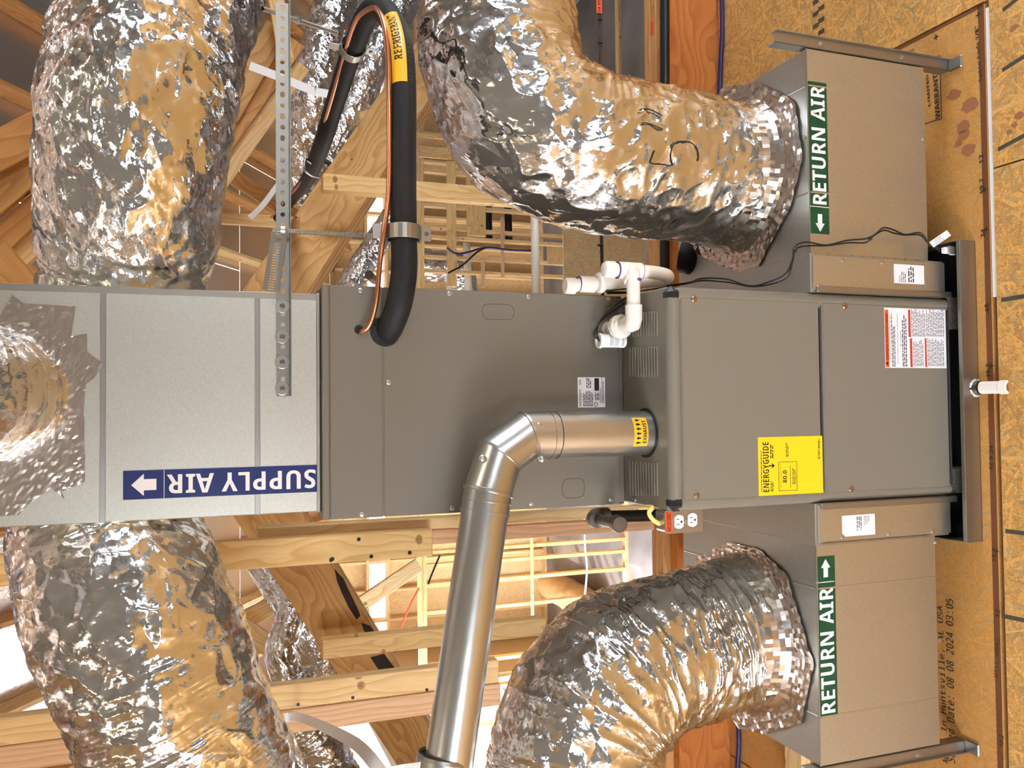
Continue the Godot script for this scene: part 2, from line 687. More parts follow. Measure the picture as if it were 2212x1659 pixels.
func materials() -> void:
	var pine := wood_tex(11, rgb8(240, 210, 156), rgb8(204, 152, 92), 6, 1.4, 3)
	var amber := wood_tex(23, rgb8(214, 160, 98), rgb8(164, 104, 52), 5, 1.7, 2)
	var veneer := wood_tex(37, rgb8(216, 170, 108), rgb8(162, 108, 56), 5, 2.4, 1)
	var fir := wood_tex(51, rgb8(230, 192, 152), rgb8(192, 136, 96), 9, 0.9, 1)
	M.pine = with_tex(std(Color.WHITE, 0.62, 0, 0.35), pine, 1 / 2.4, 4)
	M.pine_pale = with_tex(std(rgb8(255, 250, 236), 0.62, 0, 0.35), pine, 1 / 1.7, 4)
	M.amber = with_tex(std(Color.WHITE, 0.55, 0, 0.4), amber, 1 / 2.4, 4)
	M.veneer = with_tex(std(Color.WHITE, 0.55, 0, 0.4), veneer, 1 / 3.4, 2.6)
	M.veneer_red = with_tex(std(rgb8(238, 190, 150), 0.55, 0, 0.4), veneer, 1 / 1.8, 2.6)
	M.fir = with_tex(std(Color.WHITE, 0.62, 0, 0.35), fir, 1 / 2.4, 5)
	var rough := osb_tex(5, rgb8(202, 152, 86), 0.15, 17000)
	M.osb = with_tex(std(Color.WHITE, 0.66, 0, 0.35), rough[0], 1 / 1.2, 1 / 1.2)
	M.osb.normal_enabled = true
	M.osb.normal_texture = rough[1]
	M.osb.normal_scale = 0.5
	M.osb_wall = with_tex(std(Color.WHITE, 0.66, 0, 0.35), osb_tex(6, rgb8(226, 190, 136), 0.1, 12000)[0], 1 / 1.2, 1 / 1.2)
	var smooth := osb_tex(8, rgb8(196, 143, 78), 0.055, 12000)
	M.osb_smooth = with_tex(std(Color.WHITE, 0.5, 0, 0.4), smooth[0], 1 / 0.9, 1 / 0.9)
	M.osb_edge = std(rgb8(110, 62, 26), 0.8)
	# metals
	var foil := std(rgb8(234, 236, 238), 0.17, 1.0)
	foil.normal_enabled = true
	foil.normal_texture = crumple_tex()
	foil.normal_scale = 0.62
	foil.uv1_scale = Vector3(1 / 0.42, 1 / 0.42, 1)
	M.foil = foil
	var foil_old := foil.duplicate()
	foil_old.roughness = 0.24
	foil_old.normal_scale = 1.3
	M.foil_rough = foil_old
	M.foil_crisp = foil.duplicate()
	M.foil_crisp.normal_scale = 0.95
	M.tape = std(rgb8(230, 220, 212), 0.22, 1.0)
	var deck := std(rgb8(224, 216, 210), 0.3, 1.0)
	deck.normal_enabled = true
	deck.normal_texture = noise_tex(noise(FastNoiseLite.TYPE_SIMPLEX, 0.02, 71, 3), 512, Color.BLACK, Color.WHITE, 3.0)
	deck.normal_scale = 0.5
	M.deck = world_map(deck, 1.3)
	var spangle := noise(FastNoiseLite.TYPE_CELLULAR, 0.16, 15)
	spangle.cellular_return_type = FastNoiseLite.RETURN_CELL_VALUE
	var galv := std(Color.WHITE, 0.4, 1.0)
	galv.albedo_texture = noise_tex(spangle, 512, rgb8(202, 202, 194), rgb8(213, 213, 205))
	M.galv = world_map(galv, 5.0)
	M.galv_dull = std(rgb8(170, 166, 158), 0.4, 1.0)
	M.strut = std(rgb8(150, 148, 142), 0.42, 1.0)
	M.zinc = std(rgb8(196, 198, 196), 0.3, 1.0)
	M.steel = std(rgb8(120, 112, 104), 0.4, 1.0)
	M.pipe = std(rgb8(202, 202, 198), 0.3, 1.0)
	M.pipe.normal_enabled = true
	M.pipe.normal_texture = noise_tex(noise(FastNoiseLite.TYPE_SIMPLEX, 0.01, 61, 2), 256, Color.BLACK, Color.WHITE, 1.5)
	M.pipe.normal_scale = 0.25
	M.pipe.uv1_triplanar = true
	M.pipe.uv1_scale = Vector3(4, 4, 4)
	M.screw = std(rgb8(168, 140, 112), 0.35, 1.0)
	M.copper = std(rgb8(212, 144, 108), 0.3, 1.0)
	M.black_iron = std(rgb8(26, 24, 22), 0.38, 0.3)
	# painted sheet metal
	M.paint = std(rgb8(119, 112, 99), 0.36, 0.0, 0.55)
	M.paint_coil = std(rgb8(111, 104, 92), 0.42, 0.0, 0.5)
	M.paint_dark = std(rgb8(52, 48, 44), 0.5)
	M.black_plastic = std(rgb8(24, 22, 22), 0.45)
	# rubber, plastic, paper
	M.rubber = std(rgb8(30, 30, 30), 0.62, 0, 0.4)
	M.rubber.normal_enabled = true
	M.rubber.normal_texture = noise_tex(noise(FastNoiseLite.TYPE_SIMPLEX, 0.05, 90, 2), 256, Color.BLACK, Color.WHITE, 2.0)
	M.rubber.normal_scale = 0.2
	M.rubber.uv1_scale = Vector3(6, 6, 1)
	M.rubber_print = std(rgb8(62, 62, 60), 0.6)
	M.wire = std(rgb8(18, 17, 18), 0.4)
	M.wire_brown = std(rgb8(58, 34, 26), 0.5)
	M.wire_blue = std(rgb8(30, 34, 92), 0.4)
	M.wire_white = std(rgb8(226, 220, 210), 0.5)
	M.romex = std(rgb8(232, 208, 110), 0.45)
	M.pvc = std(rgb8(236, 226, 212), 0.32)
	M.pvc_grey = std(rgb8(206, 198, 190), 0.4)
	M.purple = std(rgb8(110, 54, 130), 0.5)
	M.rust = std(rgb8(176, 98, 40), 0.8)
	M.white = std(rgb8(238, 236, 234), 0.4)
	M.paper = std(rgb8(232, 228, 226), 0.5)
	M.yellow = std(rgb8(246, 196, 22), 0.45)
	M.yellow_tape = std(rgb8(240, 182, 36), 0.4)
	M.green = std(rgb8(4, 66, 40), 0.4)
	M.blue = std(rgb8(18, 34, 96), 0.35)
	M.orange = std(rgb8(232, 84, 26), 0.5)
	M.red = std(rgb8(186, 58, 34), 0.5)
	M.ink = std(rgb8(14, 13, 12), 0.55)
	M.ink_grey = std(rgb8(120, 116, 112), 0.6)
	M.stamp = std(rgb8(48, 34, 22), 0.8)
	M.letter = std(rgb8(226, 222, 220), 0.45)
	M.brass = std(rgb8(206, 166, 74), 0.35, 1.0)
	M.foam = std(rgb8(116, 108, 96), 0.95)
	M.foam.normal_enabled = true
	M.foam.normal_texture = noise_tex(noise(FastNoiseLite.TYPE_SIMPLEX, 0.12, 91, 2), 256, Color.BLACK, Color.WHITE, 6.0)
	M.foam.uv1_scale = Vector3(6, 6, 1)
	M.marking = std(rgb8(74, 66, 52), 0.8)
	M.stain = std(rgb8(158, 102, 66), 0.55)
	var slab := std(Color.WHITE, 0.45, 0, 0.5)
	slab.albedo_texture = noise_tex(noise(FastNoiseLite.TYPE_SIMPLEX, 0.006, 33, 5), 512, rgb8(112, 104, 100), rgb8(160, 152, 148))
	M.slab = world_map(slab, 0.25)
	M.insulation = std(rgb8(60, 54, 46), 0.95)
	M.kraft = std(rgb8(200, 160, 112), 0.5, 0.5)
	M.drywall = std(rgb8(136, 137, 134), 0.85)
	M.glass = std(Color(0.9, 0.95, 1.0, 0.06), 0.02)
	M.glass.transparency = BaseMaterial3D.TRANSPARENCY_ALPHA
	M.frame_white = std(rgb8(236, 236, 234), 0.4)
	M.rubble = std(rgb8(226, 216, 206), 0.8)

# ---------- camera, sky, sun, daylight ----------
func roof_y(z: float) -> float:
	return 6.3 + 0.6 * z if z < 0.5 else 6.6 - 0.6 * (z - 0.5)

func window_light(called: String, p: Vector3, inward: Vector3, size: Vector2, energy: float, col: Color) -> void:
	var l := AreaLight3D.new()
	l.name = called
	l.area_size = size
	l.area_normalize_energy = false
	l.area_range = 40.0
	l.light_energy = energy
	l.light_color = col
	l.shadow_enabled = true
	add_child(l)
	l.transform = Transform3D(Basis.looking_at(inward, Vector3.UP), p)

func view_and_light() -> void:
	var tilt := deg_to_rad(20.0)
	var yaw := deg_to_rad(1.71)
	fw = Vector3(sin(yaw) * cos(tilt), -sin(tilt), -cos(yaw) * cos(tilt))
	rt = fw.cross(Vector3.UP).normalized()
	up = rt.cross(fw)
	var cam := Camera3D.new()
	cam.name = "camera"
	cam.fov = rad_to_deg(2.0 * atan(829.5 / FOCAL))
	cam.near = 0.05
	cam.far = 200.0
	add_child(cam)
	cam.transform = Transform3D(Basis(-up, rt, -fw), CAM)  # held on its side: the picture's right is down
	cam.current = true
	var e := Environment.new()
	e.background_mode = Environment.BG_SKY
	var sm := ProceduralSkyMaterial.new()
	sm.sky_top_color = rgb8(206, 220, 240)
	sm.sky_horizon_color = rgb8(236, 240, 246)
	sm.ground_bottom_color = rgb8(150, 146, 140)
	sm.ground_horizon_color = rgb8(214, 214, 212)
	sm.sky_energy_multiplier = 5.0
	sm.ground_energy_multiplier = 2.5
	var sky := Sky.new()
	sky.sky_material = sm
	e.sky = sky
	e.ambient_light_source = Environment.AMBIENT_SOURCE_DISABLED
	e.tonemap_mode = Environment.TONE_MAPPER_LINEAR
	e.tonemap_exposure = 0.72
	e.sdfgi_enabled = true
	e.ssao_enabled = true
	e.ssil_enabled = true
	var we := WorldEnvironment.new()
	we.name = "surroundings"
	we.environment = e
	add_child(we)
	var sun := DirectionalLight3D.new()
	sun.name = "sun"
	sun.light_energy = 3.0
	sun.light_color = rgb8(255, 240, 214)
	sun.light_angular_distance = 0.5
	sun.shadow_enabled = true
	add_child(sun)
	sun.transform = Transform3D(Basis.looking_at(Vector3(0.5, -0.75, -0.45), Vector3.UP), Vector3(-6, 6, 4))
	# daylight in the window openings
	var day := rgb8(240, 245, 252)
	window_light("daylight_front", Vector3(-2.6, 1.75, 6.44), Vector3(0, 0, -1), Vector2(1.3, 1.9), 1.5, day)
	window_light("daylight_front_2", Vector3(3.75, 1.75, 6.44), Vector3(0, 0, -1), Vector2(1.7, 1.9), 1.5, day)
	window_light("daylight_left", Vector3(-3.34, 1.6, 2.6), Vector3(1, 0, 0), Vector2(2.0, 1.6), 5.0, day)
	window_light("daylight_left_2", Vector3(-3.34, -1.5, -7.1), Vector3(1, 0, 0), Vector2(3.0, 2.3), 3.0, day)
	window_light("daylight_left_3", Vector3(-3.34, 0.85, -6.4), Vector3(1, 0, 0), Vector2(3.0, 1.3), 1.8, day)
	window_light("daylight_right", Vector3(5.44, 1.7, 0.6), Vector3(-1, 0, 0), Vector2(2.0, 1.6), 5.0, day)

# ---------- the shell ----------
func panel_at(parent: Node, called: String, lo: Vector3, hi: Vector3, mat: Material, r := 0.001) -> MeshInstance3D:
	var mb := MB.new()
	mb.span(lo, hi, r, Vector2(rng.randf() * 4, rng.randf() * 4))
	return part(parent, called, mb, mat)

func window_at(k: int, c: Vector3, w: float, h: float, across: Vector3) -> void:
	var o := structure("window_%d" % k, c)
	var nrm := across.cross(Vector3.UP)
	var B := Basis(across, Vector3.UP, nrm)
	var fr := MB.new()
	for s in [-1.0, 1.0]:
		fr.box(Transform3D(B, c + across * s * (w * 0.5 - 0.03)), Vector3(0.06, h, 0.08), 0.004)
		fr.box(Transform3D(B, c + Vector3.UP * s * (h * 0.5 - 0.03)), Vector3(w, 0.06, 0.08), 0.004)
	fr.box(Transform3D(B, c), Vector3(w, 0.045, 0.06), 0.004)
	fr.box(Transform3D(B, c), Vector3(0.045, h, 0.06), 0.004)
	part(o, "window_frame", fr, M.frame_white)
	var g := MB.new()
	g.box(Transform3D(B, c), Vector3(w - 0.1, h - 0.1, 0.006), 0.0)
	part(o, "pane", g, M.glass)

const SLAB := -2.85

func shell() -> void:
	# loft floor: strand board sheets
	var fl := structure("floor")
	var T := 0.019
	var sheet := panel_at(fl, "floor_panel", Vector3(-1.39, -T, -1.13), Vector3(1.045, 0, 0.092), M.osb_smooth)
	panel_at(fl, "floor_panel", Vector3(1.051, -T, -1.13), Vector3(3.46, 0, 0.092), M.osb)
	panel_at(fl, "floor_panel", Vector3(3.466, -T, -1.13), Vector3(5.5, 0, 0.092), M.osb)
	panel_at(fl, "floor_panel", Vector3(-3.4, -T, -1.13), Vector3(-1.396, 0, 0.092), M.osb)
	var front := []
	for r in 4:
		var z0 := 0.107 + r * 1.225
		for c in 5:
			var x0 := -3.4 + c * 2.0 - (0.9 if r % 2 else 0.0)
			var x1 := minf(x0 + 1.995, 5.5)
			x0 = maxf(x0, -3.4)
			if x1 > x0 + 0.1:
				front.append(panel_at(fl, "floor_panel", Vector3(x0, -T, z0), Vector3(x1, 0, z0 + 1.22), M.osb))
	panel_at(fl, "floor_panel", Vector3(-3.4, -T, 5.01), Vector3(5.5, 0, 6.5), M.osb)
	# dark edge bands of the printed sheet
	var mb := MB.new()
	mb.span(Vector3(-1.39, 0.0, 0.074), Vector3(1.045, 0.0006, 0.092), 0.0)
	part(sheet, "edge_band", mb, M.osb_edge, "dark sealed edge of the printed floor sheet")
	mb = MB.new()
	mb.span(Vector3(1.036, 0.0, -1.13), Vector3(1.045, 0.0006, 0.092), 0.0)
	part(sheet, "edge_band", mb, M.osb_edge)
	# nailing grid printed on the rough sheets
	for a in [[2165, 152, 2212, 122], [2156, 323, 2212, 293], [2163, 648, 2212, 640], [2172, 1147, 2212, 1152], [2165, 1330, 2212, 1340], [2166, 22, 2212, -14]]:
		var p := py(a[0], a[1], 0.0)
		var q := py(a[2], a[3], 0.0)
		q = p + (q - p) * 1.6
		mb = MB.new()
		mb.box(Transform3D(Basis((q - p).normalized(), Vector3.UP, (q - p).normalized().cross(Vector3.UP)), (p + q) * 0.5), Vector3(p.distance_to(q), 0.0006, 0.011), 0.0)
		part(fl, "grid_line", mb, M.marking)
	for k in 6:
		var p := py(1762 + (k % 2) * 12, 4 + k * 13, 0.0)
		mb = MB.new()
		mb.box(at(p), Vector3(0.016, 0.0006, 0.03), 0.0)
		part(fl, "grid_line", mb, M.marking)
	# brown drips on the printed sheet
	var r2 := RandomNumberGenerator.new()
	r2.seed = 4
	for a in [[2062, 205, 13], [2057, 200, 7], [2069, 200, 6], [2095, 227, 18], [2081, 273, 15], [2082, 292, 13], [2071, 310, 9], [2092, 325, 15], [2049, 210, 5], [1968, 112, 8], [2192, 270, 6], [2200, 250, 9], [2180, 285, 6], [2190, 60, 8]]:
		var p := py(a[0], a[1], 0.0005)
		var poly := PackedVector2Array()
		for k in 14:
			var w := TAU * k / 14
			var rr: float = a[2] * 0.00125 * (0.8 + 0.4 * r2.randf())
			poly.append(Vector2(cos(w) * rr * 0.8, sin(w) * rr * 1.2))
		mb = MB.new()
		mb.plate(Transform3D(Basis(Vector3.RIGHT, Vector3(0, 0, -1), Vector3.UP), p), poly, 0.0003)
		part(sheet, "drip_stain", mb, M.stain)
	printed_marks(sheet)
	# the storey below
	var lower := structure("floor_lower")
	panel_at(lower, "concrete_slab", Vector3(-3.6, SLAB - 0.15, -10.4), Vector3(5.7, SLAB, 6.7), M.slab)
	# far wall: sheathing with an open strip under the eaves, studs in front
	var wb := structure("wall_back", Vector3(0, SLAB, -10.15))
	var x := -3.4
	while x < 5.4:
		var x1 := minf(x + 1.216, 5.5)
		panel_at(wb, "sheathing_panel", Vector3(x, SLAB, -10.17), Vector3(x1, -0.46, -10.15), M.osb_wall)
		panel_at(wb, "sheathing_panel", Vector3(x, -0.2, -10.17), Vector3(x1, 0.4, -10.15), M.osb_wall)
		x += 1.22
	var stud := MB.new()
	stud.box(at(Vector3.ZERO), Vector3(0.038, 3.1, 0.14), 0.003)
	var stud_mesh := stud.mesh()
	for k in 22:
		inst(wb, "stud", stud_mesh, M.pine, at(Vector3(-3.36 + k * 0.406, SLAB + 1.55, -10.08)))
	for y in [SLAB + 0.02, -0.47, -0.18]:
		panel_at(wb, "plate", Vector3(-3.4, y - 0.019, -10.15), Vector3(5.5, y + 0.019, -9.99), M.pine)
	# stud partition in the storey below
	var wm := structure("wall_middle", Vector3(0, SLAB, -7.4))
	var Z := -7.4
	var top := pz(903, 800, Z).y
	panel_at(wm, "plate", Vector3(-3.4, top - 0.04, Z - 0.089), Vector3(5.5, top, Z), M.pine)
	panel_at(wm, "plate", Vector3(-3.4, top - 0.082, Z - 0.089), Vector3(5.5, top - 0.042, Z), M.pine_pale)
	panel_at(wm, "plate", Vector3(-3.4, SLAB, Z - 0.089), Vector3(5.5, SLAB + 0.038, Z), M.pine)
	for yy in [336, 383, 455, 503, 521, 563, 592, 640, 1120, 1150, 1182, 1210, 1250, 1308, 1370, 1420, 1480, 1560]:
		var p := pz(1100, yy, Z)
		panel_at(wm, "stud", Vector3(p.x - 0.019, SLAB + 0.038, Z - 0.089), Vector3(p.x + 0.019, top - 0.083, Z), M.pine if int(yy) % 2 else M.pine_pale)
	for a in [[965, 347, 987, 619, 0], [1008, 366, 1050, 511, 0], [905, 285, 992, 304, 0], [905, 314, 992, 346, 0], [1083, 470, 1090, 600, 1], [1147, 1160, 1154, 1345, 0], [1040, 566, 1048, 620, 1], [902, 1195, 912, 1345, 0]]:
		var p := pz(a[0], a[1], Z + 0.03)
		var q := pz(a[2], a[3], Z + 0.03)
		panel_at(wm, "header", Vector3(q.x, q.y, Z + 0.001), Vector3(p.x, p.y, Z + 0.03), M.pine_pale if a[4] == 0 else M.fir)
	for a in [[1052, 430, 520], [1008, 585, 640], [1095, 440, 520]]:
		mb = MB.new()
		mb.tube([pz(a[0], a[1] - 60, Z - 0.25), pz(a[0] + 4, a[2], Z - 0.25)], 0.045, 12)
		solo("drain_pipe", mb, M.black_iron if a[0] != 1008 else M.pvc, ["black drain pipe behind the studs, the upper run", "white plastic drain pipe low behind the stud wall", "black drain pipe behind the studs, the lower run"][[1052, 1008, 1095].find(a[0])], "pipe")
	# long walls
	var wl := structure("wall_left", Vector3(-3.4, SLAB, 0))
	side_wall(wl, -3.4, -3.55, [[-8.6, -5.6, -2.65, -0.35], [-7.9, -4.9, 0.2, 1.5], [1.6, 3.6, 0.8, 2.4]])
	var wr := structure("wall_right", Vector3(5.5, SLAB, 0))
	side_wall(wr, 5.65, 5.5, [[-0.4, 1.6, 0.9, 2.5]], M.drywall)
	var wf := structure("wall_front", Vector3(0, SLAB, 6.5))
	var xs := [-3.4, -3.25, -1.95, 2.9, 4.6, 5.5]
	for k in 5:
		if k % 2 == 0:
			panel_at(wf, "wall_panel", Vector3(xs[k], SLAB, 6.5), Vector3(xs[k + 1], roof_y(6.5), 6.62), M.drywall)
		else:
			panel_at(wf, "wall_panel", Vector3(xs[k], SLAB, 6.5), Vector3(xs[k + 1], 0.8, 6.62), M.drywall)
			panel_at(wf, "wall_panel", Vector3(xs[k], 2.7, 6.5), Vector3(xs[k + 1], roof_y(6.5), 6.62), M.drywall)
	window_at(1, Vector3(-2.6, 1.75, 6.56), 1.3, 1.9, Vector3.RIGHT)
	window_at(2, Vector3(3.75, 1.75, 6.56), 1.7, 1.9, Vector3.RIGHT)
	window_at(3, Vector3(-3.48, -1.5, -7.1), 3.0, 2.3, Vector3.BACK)
	window_at(4, Vector3(-3.48, 0.85, -6.4), 3.0, 1.3, Vector3.BACK)
	window_at(5, Vector3(-3.48, 1.6, 2.6), 2.0, 1.6, Vector3.BACK)
	window_at(6, Vector3(5.58, 1.7, 0.6), 2.0, 1.6, Vector3.BACK)
	# roof: foil-faced sheets over rafters, falling away from the camera; the other slope behind it
	var ce := structure("ceiling", Vector3(0, 6.6, 0.5))
	var down := Vector3(0, -0.6, -1).normalized()
	var out := Vector3(0, 1, -0.6).normalized()
	var ridge := Vector3(0, 6.6, 0.5)
	var B := Basis(Vector3.RIGHT, out, Vector3.RIGHT.cross(out))
	for r in 11:
		for c in 5:
			var x0 := -4.6 + c * 2.44 - (1.22 if r % 2 else 0.0)
			var x1 := minf(x0 + 2.434, 5.7)
			x0 = maxf(x0, -3.6)
			if x1 - x0 < 0.1:
				continue
			var s0 := r * 1.22
			mb = MB.new()
			mb.box(Transform3D(B, ridge + Vector3((x0 + x1) * 0.5, 0, 0) + down * (s0 + 0.607) + out * 0.008), Vector3(x1 - x0, 0.016, 1.213), 0.0)
			part(ce, "roof_panel", mb, M.deck)
	var xr := pz(500, 556, -7.7).x
	for k in range(-8, 9):
		var xx := xr + k * 0.61
		if xx < -3.4 or xx > 5.4:
			continue
		mb = MB.new()
		board(mb, ridge + Vector3(xx, 0, 0) + down * 0.2 - out * 0.094, ridge + Vector3(xx, 0, 0) + down * 13.2 - out * 0.094, 0.184, 0.038)
		part(ce, "rafter", mb, M.amber if k % 3 else M.pine)
	var down2 := Vector3(0, -0.6, 1).normalized()
	var out2 := Vector3(0, 1, 0.6).normalized()
	mb = MB.new()
	mb.box(Transform3D(Basis(Vector3.RIGHT, out2, Vector3.RIGHT.cross(out2)), ridge + Vector3(1.05, 0, 0) + down2 * 3.6 + out2 * 0.01), Vector3(9.4, 0.02, 7.4), 0.0)
	part(ce, "roof_panel", mb, M.drywall)

func side_wall(parent: Node, x1: float, x0: float, holes: Array, mat: Material = null) -> void:
	var cuts := [-10.2, 0.5, 6.6]
	for h in holes:
		for k in 2:
			if not cuts.has(h[k]):
				cuts.append(h[k])
	cuts.sort()
	var T := Transform3D(Basis(Vector3.BACK, Vector3.UP, Vector3(-1, 0, 0)), Vector3(maxf(x0, x1), 0, 0))
	for k in cuts.size() - 1:
		var a: float = cuts[k]
		var b: float = cuts[k + 1]
		var bands := []
		for h in holes:
			if h[0] <= a + 0.001 and h[1] >= b - 0.001:
				bands.append([h[2], h[3]])
		bands.sort()
		var y := SLAB
		for q in bands:
			var mb := MB.new()
			mb.plate(T, PackedVector2Array([Vector2(a, y), Vector2(b, y), Vector2(b, q[0]), Vector2(a, q[0])]), 0.15)
			part(parent, "wall_panel", mb, mat if mat else M.osb_wall)
			y = q[1]
		var mb2 := MB.new()
		mb2.plate(T, PackedVector2Array([Vector2(a, y), Vector2(b, y), Vector2(b, roof_y(b)), Vector2(a, roof_y(a))]), 0.15)
		part(parent, "wall_panel", mb2, mat if mat else M.osb_wall)

# lettering stamped on the printed floor sheet; reads from left to right, letter tops away from the camera
func printed_marks(sheet: Node) -> void:
	var F := Basis(Vector3.RIGHT, Vector3(0, 0, -1), Vector3.UP)
	# [text, photograph point of the first letter's foot, point of the last letter's foot, height in metres, mono]
	for a in [["Sanded Date: 08 08 2024 03:05", 2063, 1650, 2059, 1296, 0.03, true], ["Made In Huntsville, AL USA", 2050, 1650, 2038, 1310, 0.026, true],
			["Space Ends 1/8\"", 2124, 174, 2115, 52, 0.016, false], ["WARRANTY", 2031, 254, 2024, 146, 0.018, false], ["LIMITED", 2010, 228, 2005, 160, 0.012, false],
			["12", 2125, 352, 2124, 332, 0.02, false], ["19.2", 2126, 418, 2124, 384, 0.018, false], ["24", 2128, 512, 2128, 494, 0.018, false], ["48", 2138, 675, 2137, 655, 0.02, false],
			["19.2", 2140, 815, 2138, 785, 0.018, false], ["16 9 24", 2145, 1016, 2145, 962, 0.016, false], ["19.2", 2152, 1215, 2152, 1185, 0.018, false], ["12", 2160, 1335, 2160, 1318, 0.018, false],
			["MILL 0642", 2156, 1465, 2158, 1380, 0.014, true], ["19.2", 2168, 1615, 2168, 1590, 0.018, false]]:
		var p := py(a[1], a[2], 0.0009)
		var q := py(a[3], a[4], 0.0009)
		var x := (q - p).normalized()
		text(sheet, a[0], Transform3D(Basis(x, Vector3.UP.cross(x), Vector3.UP), p), p.distance_to(q), a[5] * (0.72 if a[0].length() < 8 else 0.9), M.stamp, true, a[6])
	for a in [[2113, 32], [2022, 80], [2127, 410], [2130, 496], [2141, 790], [2152, 1190]]:
		var p := py(a[0], a[1], 0.0007)
		var mb := MB.new()
		mb.box(Transform3D(F, p), Vector3(0.016, 0.003, 0.0004), 0.0)
		mb.box(Transform3D(F, p), Vector3(0.003, 0.016, 0.0004), 0.0)
		part(sheet, "cross_mark", mb, M.stamp)
	var c := [py(1996, 268, 0.0007), py(2034, 256, 0.0007), py(2030, 120, 0.0007), py(2008, 128, 0.0007)]
	for k in 3:
		var p: Vector3 = c[k]
		var q: Vector3 = c[k + 1]
		var mb := MB.new()
		var d := (q - p).normalized()
		mb.box(Transform3D(Basis(d, Vector3.UP, d.cross(Vector3.UP)), (p + q) * 0.5), Vector3(p.distance_to(q), 0.0004, 0.002), 0.0)
		part(sheet, "stamp_line", mb, M.stamp)

# ---------- lettered plates in a plane z ----------
func wrect(x0: float, x1: float, y0: float, y1: float, z: float) -> Array:
	var a := pz((x0 + x1) * 0.5, y1, z)
	var b := pz((x0 + x1) * 0.5, y0, z)
	var c := pz(x1, (y0 + y1) * 0.5, z)
	var d := pz(x0, (y0 + y1) * 0.5, z)
	return [Vector2(a.x, c.y), Vector2(b.x, d.y)]

func sticker(parent: Node, called: String, x0: float, x1: float, y0: float, y1: float, z: float, mat: Material, label := "", th := 0.0004) -> MeshInstance3D:
	var r := wrect(x0, x1, y0, y1, z)
	return rect(parent, called, at(Vector3(0, 0, z)), r[0], r[1], mat, th, label)

# upright lettering inside the photograph rectangle x0..x1 (top..foot), y0..y1 (right..left)
func ptext(parent: Node, txt: String, x0: float, x1: float, y0: float, y1: float, z: float, mat: Material, bold := true, mono := false) -> void:
	var r := wrect(x0, x1, y0, y1, z)
	text(parent, txt, at(Vector3(r[0].x, r[0].y, z)), r[1].x - r[0].x, r[1].y - r[0].y, mat, bold, mono)

func pprint(parent: Node, x0: float, x1: float, y0: float, y1: float, z: float, rows: int, mat: Material, fill := 1.0) -> void:
	var r := wrect(x0, x1, y0, y1, z)
	var h: float = (r[1].y - r[0].y) / rows
	small_print(parent, at(Vector3(r[0].x, r[1].y, z)), r[1].x - r[0].x, rows, h, h * 0.55, mat, fill)

var screw_mesh: ArrayMesh
var hex_mesh: ArrayMesh

func screw_meshes() -> void:
	var mb := MB.new()
	mb.lathe(Transform3D(Basis(Vector3.RIGHT, Vector3.BACK, Vector3(0, -1, 0)), Vector3.ZERO), [[0.0078, 0.0], [0.0078, 0.0012], [0.0062, 0.0028], [0.002, 0.0036], [0.0, 0.0036]], 16)
	mb.box(at(Vector3(0, 0, 0.0036)), Vector3(0.007, 0.0014, 0.0008), 0.0)
	mb.box(at(Vector3(0, 0, 0.0036)), Vector3(0.0014, 0.007, 0.0008), 0.0)
	screw_mesh = mb.mesh()
	mb = MB.new()
	mb.lathe(Transform3D(Basis(Vector3.RIGHT, Vector3.BACK, Vector3(0, -1, 0)), Vector3.ZERO), [[0.006, 0.0], [0.006, 0.001], [0.0046, 0.0014], [0.0042, 0.004], [0.0, 0.0044]], 12)
	hex_mesh = mb.mesh()

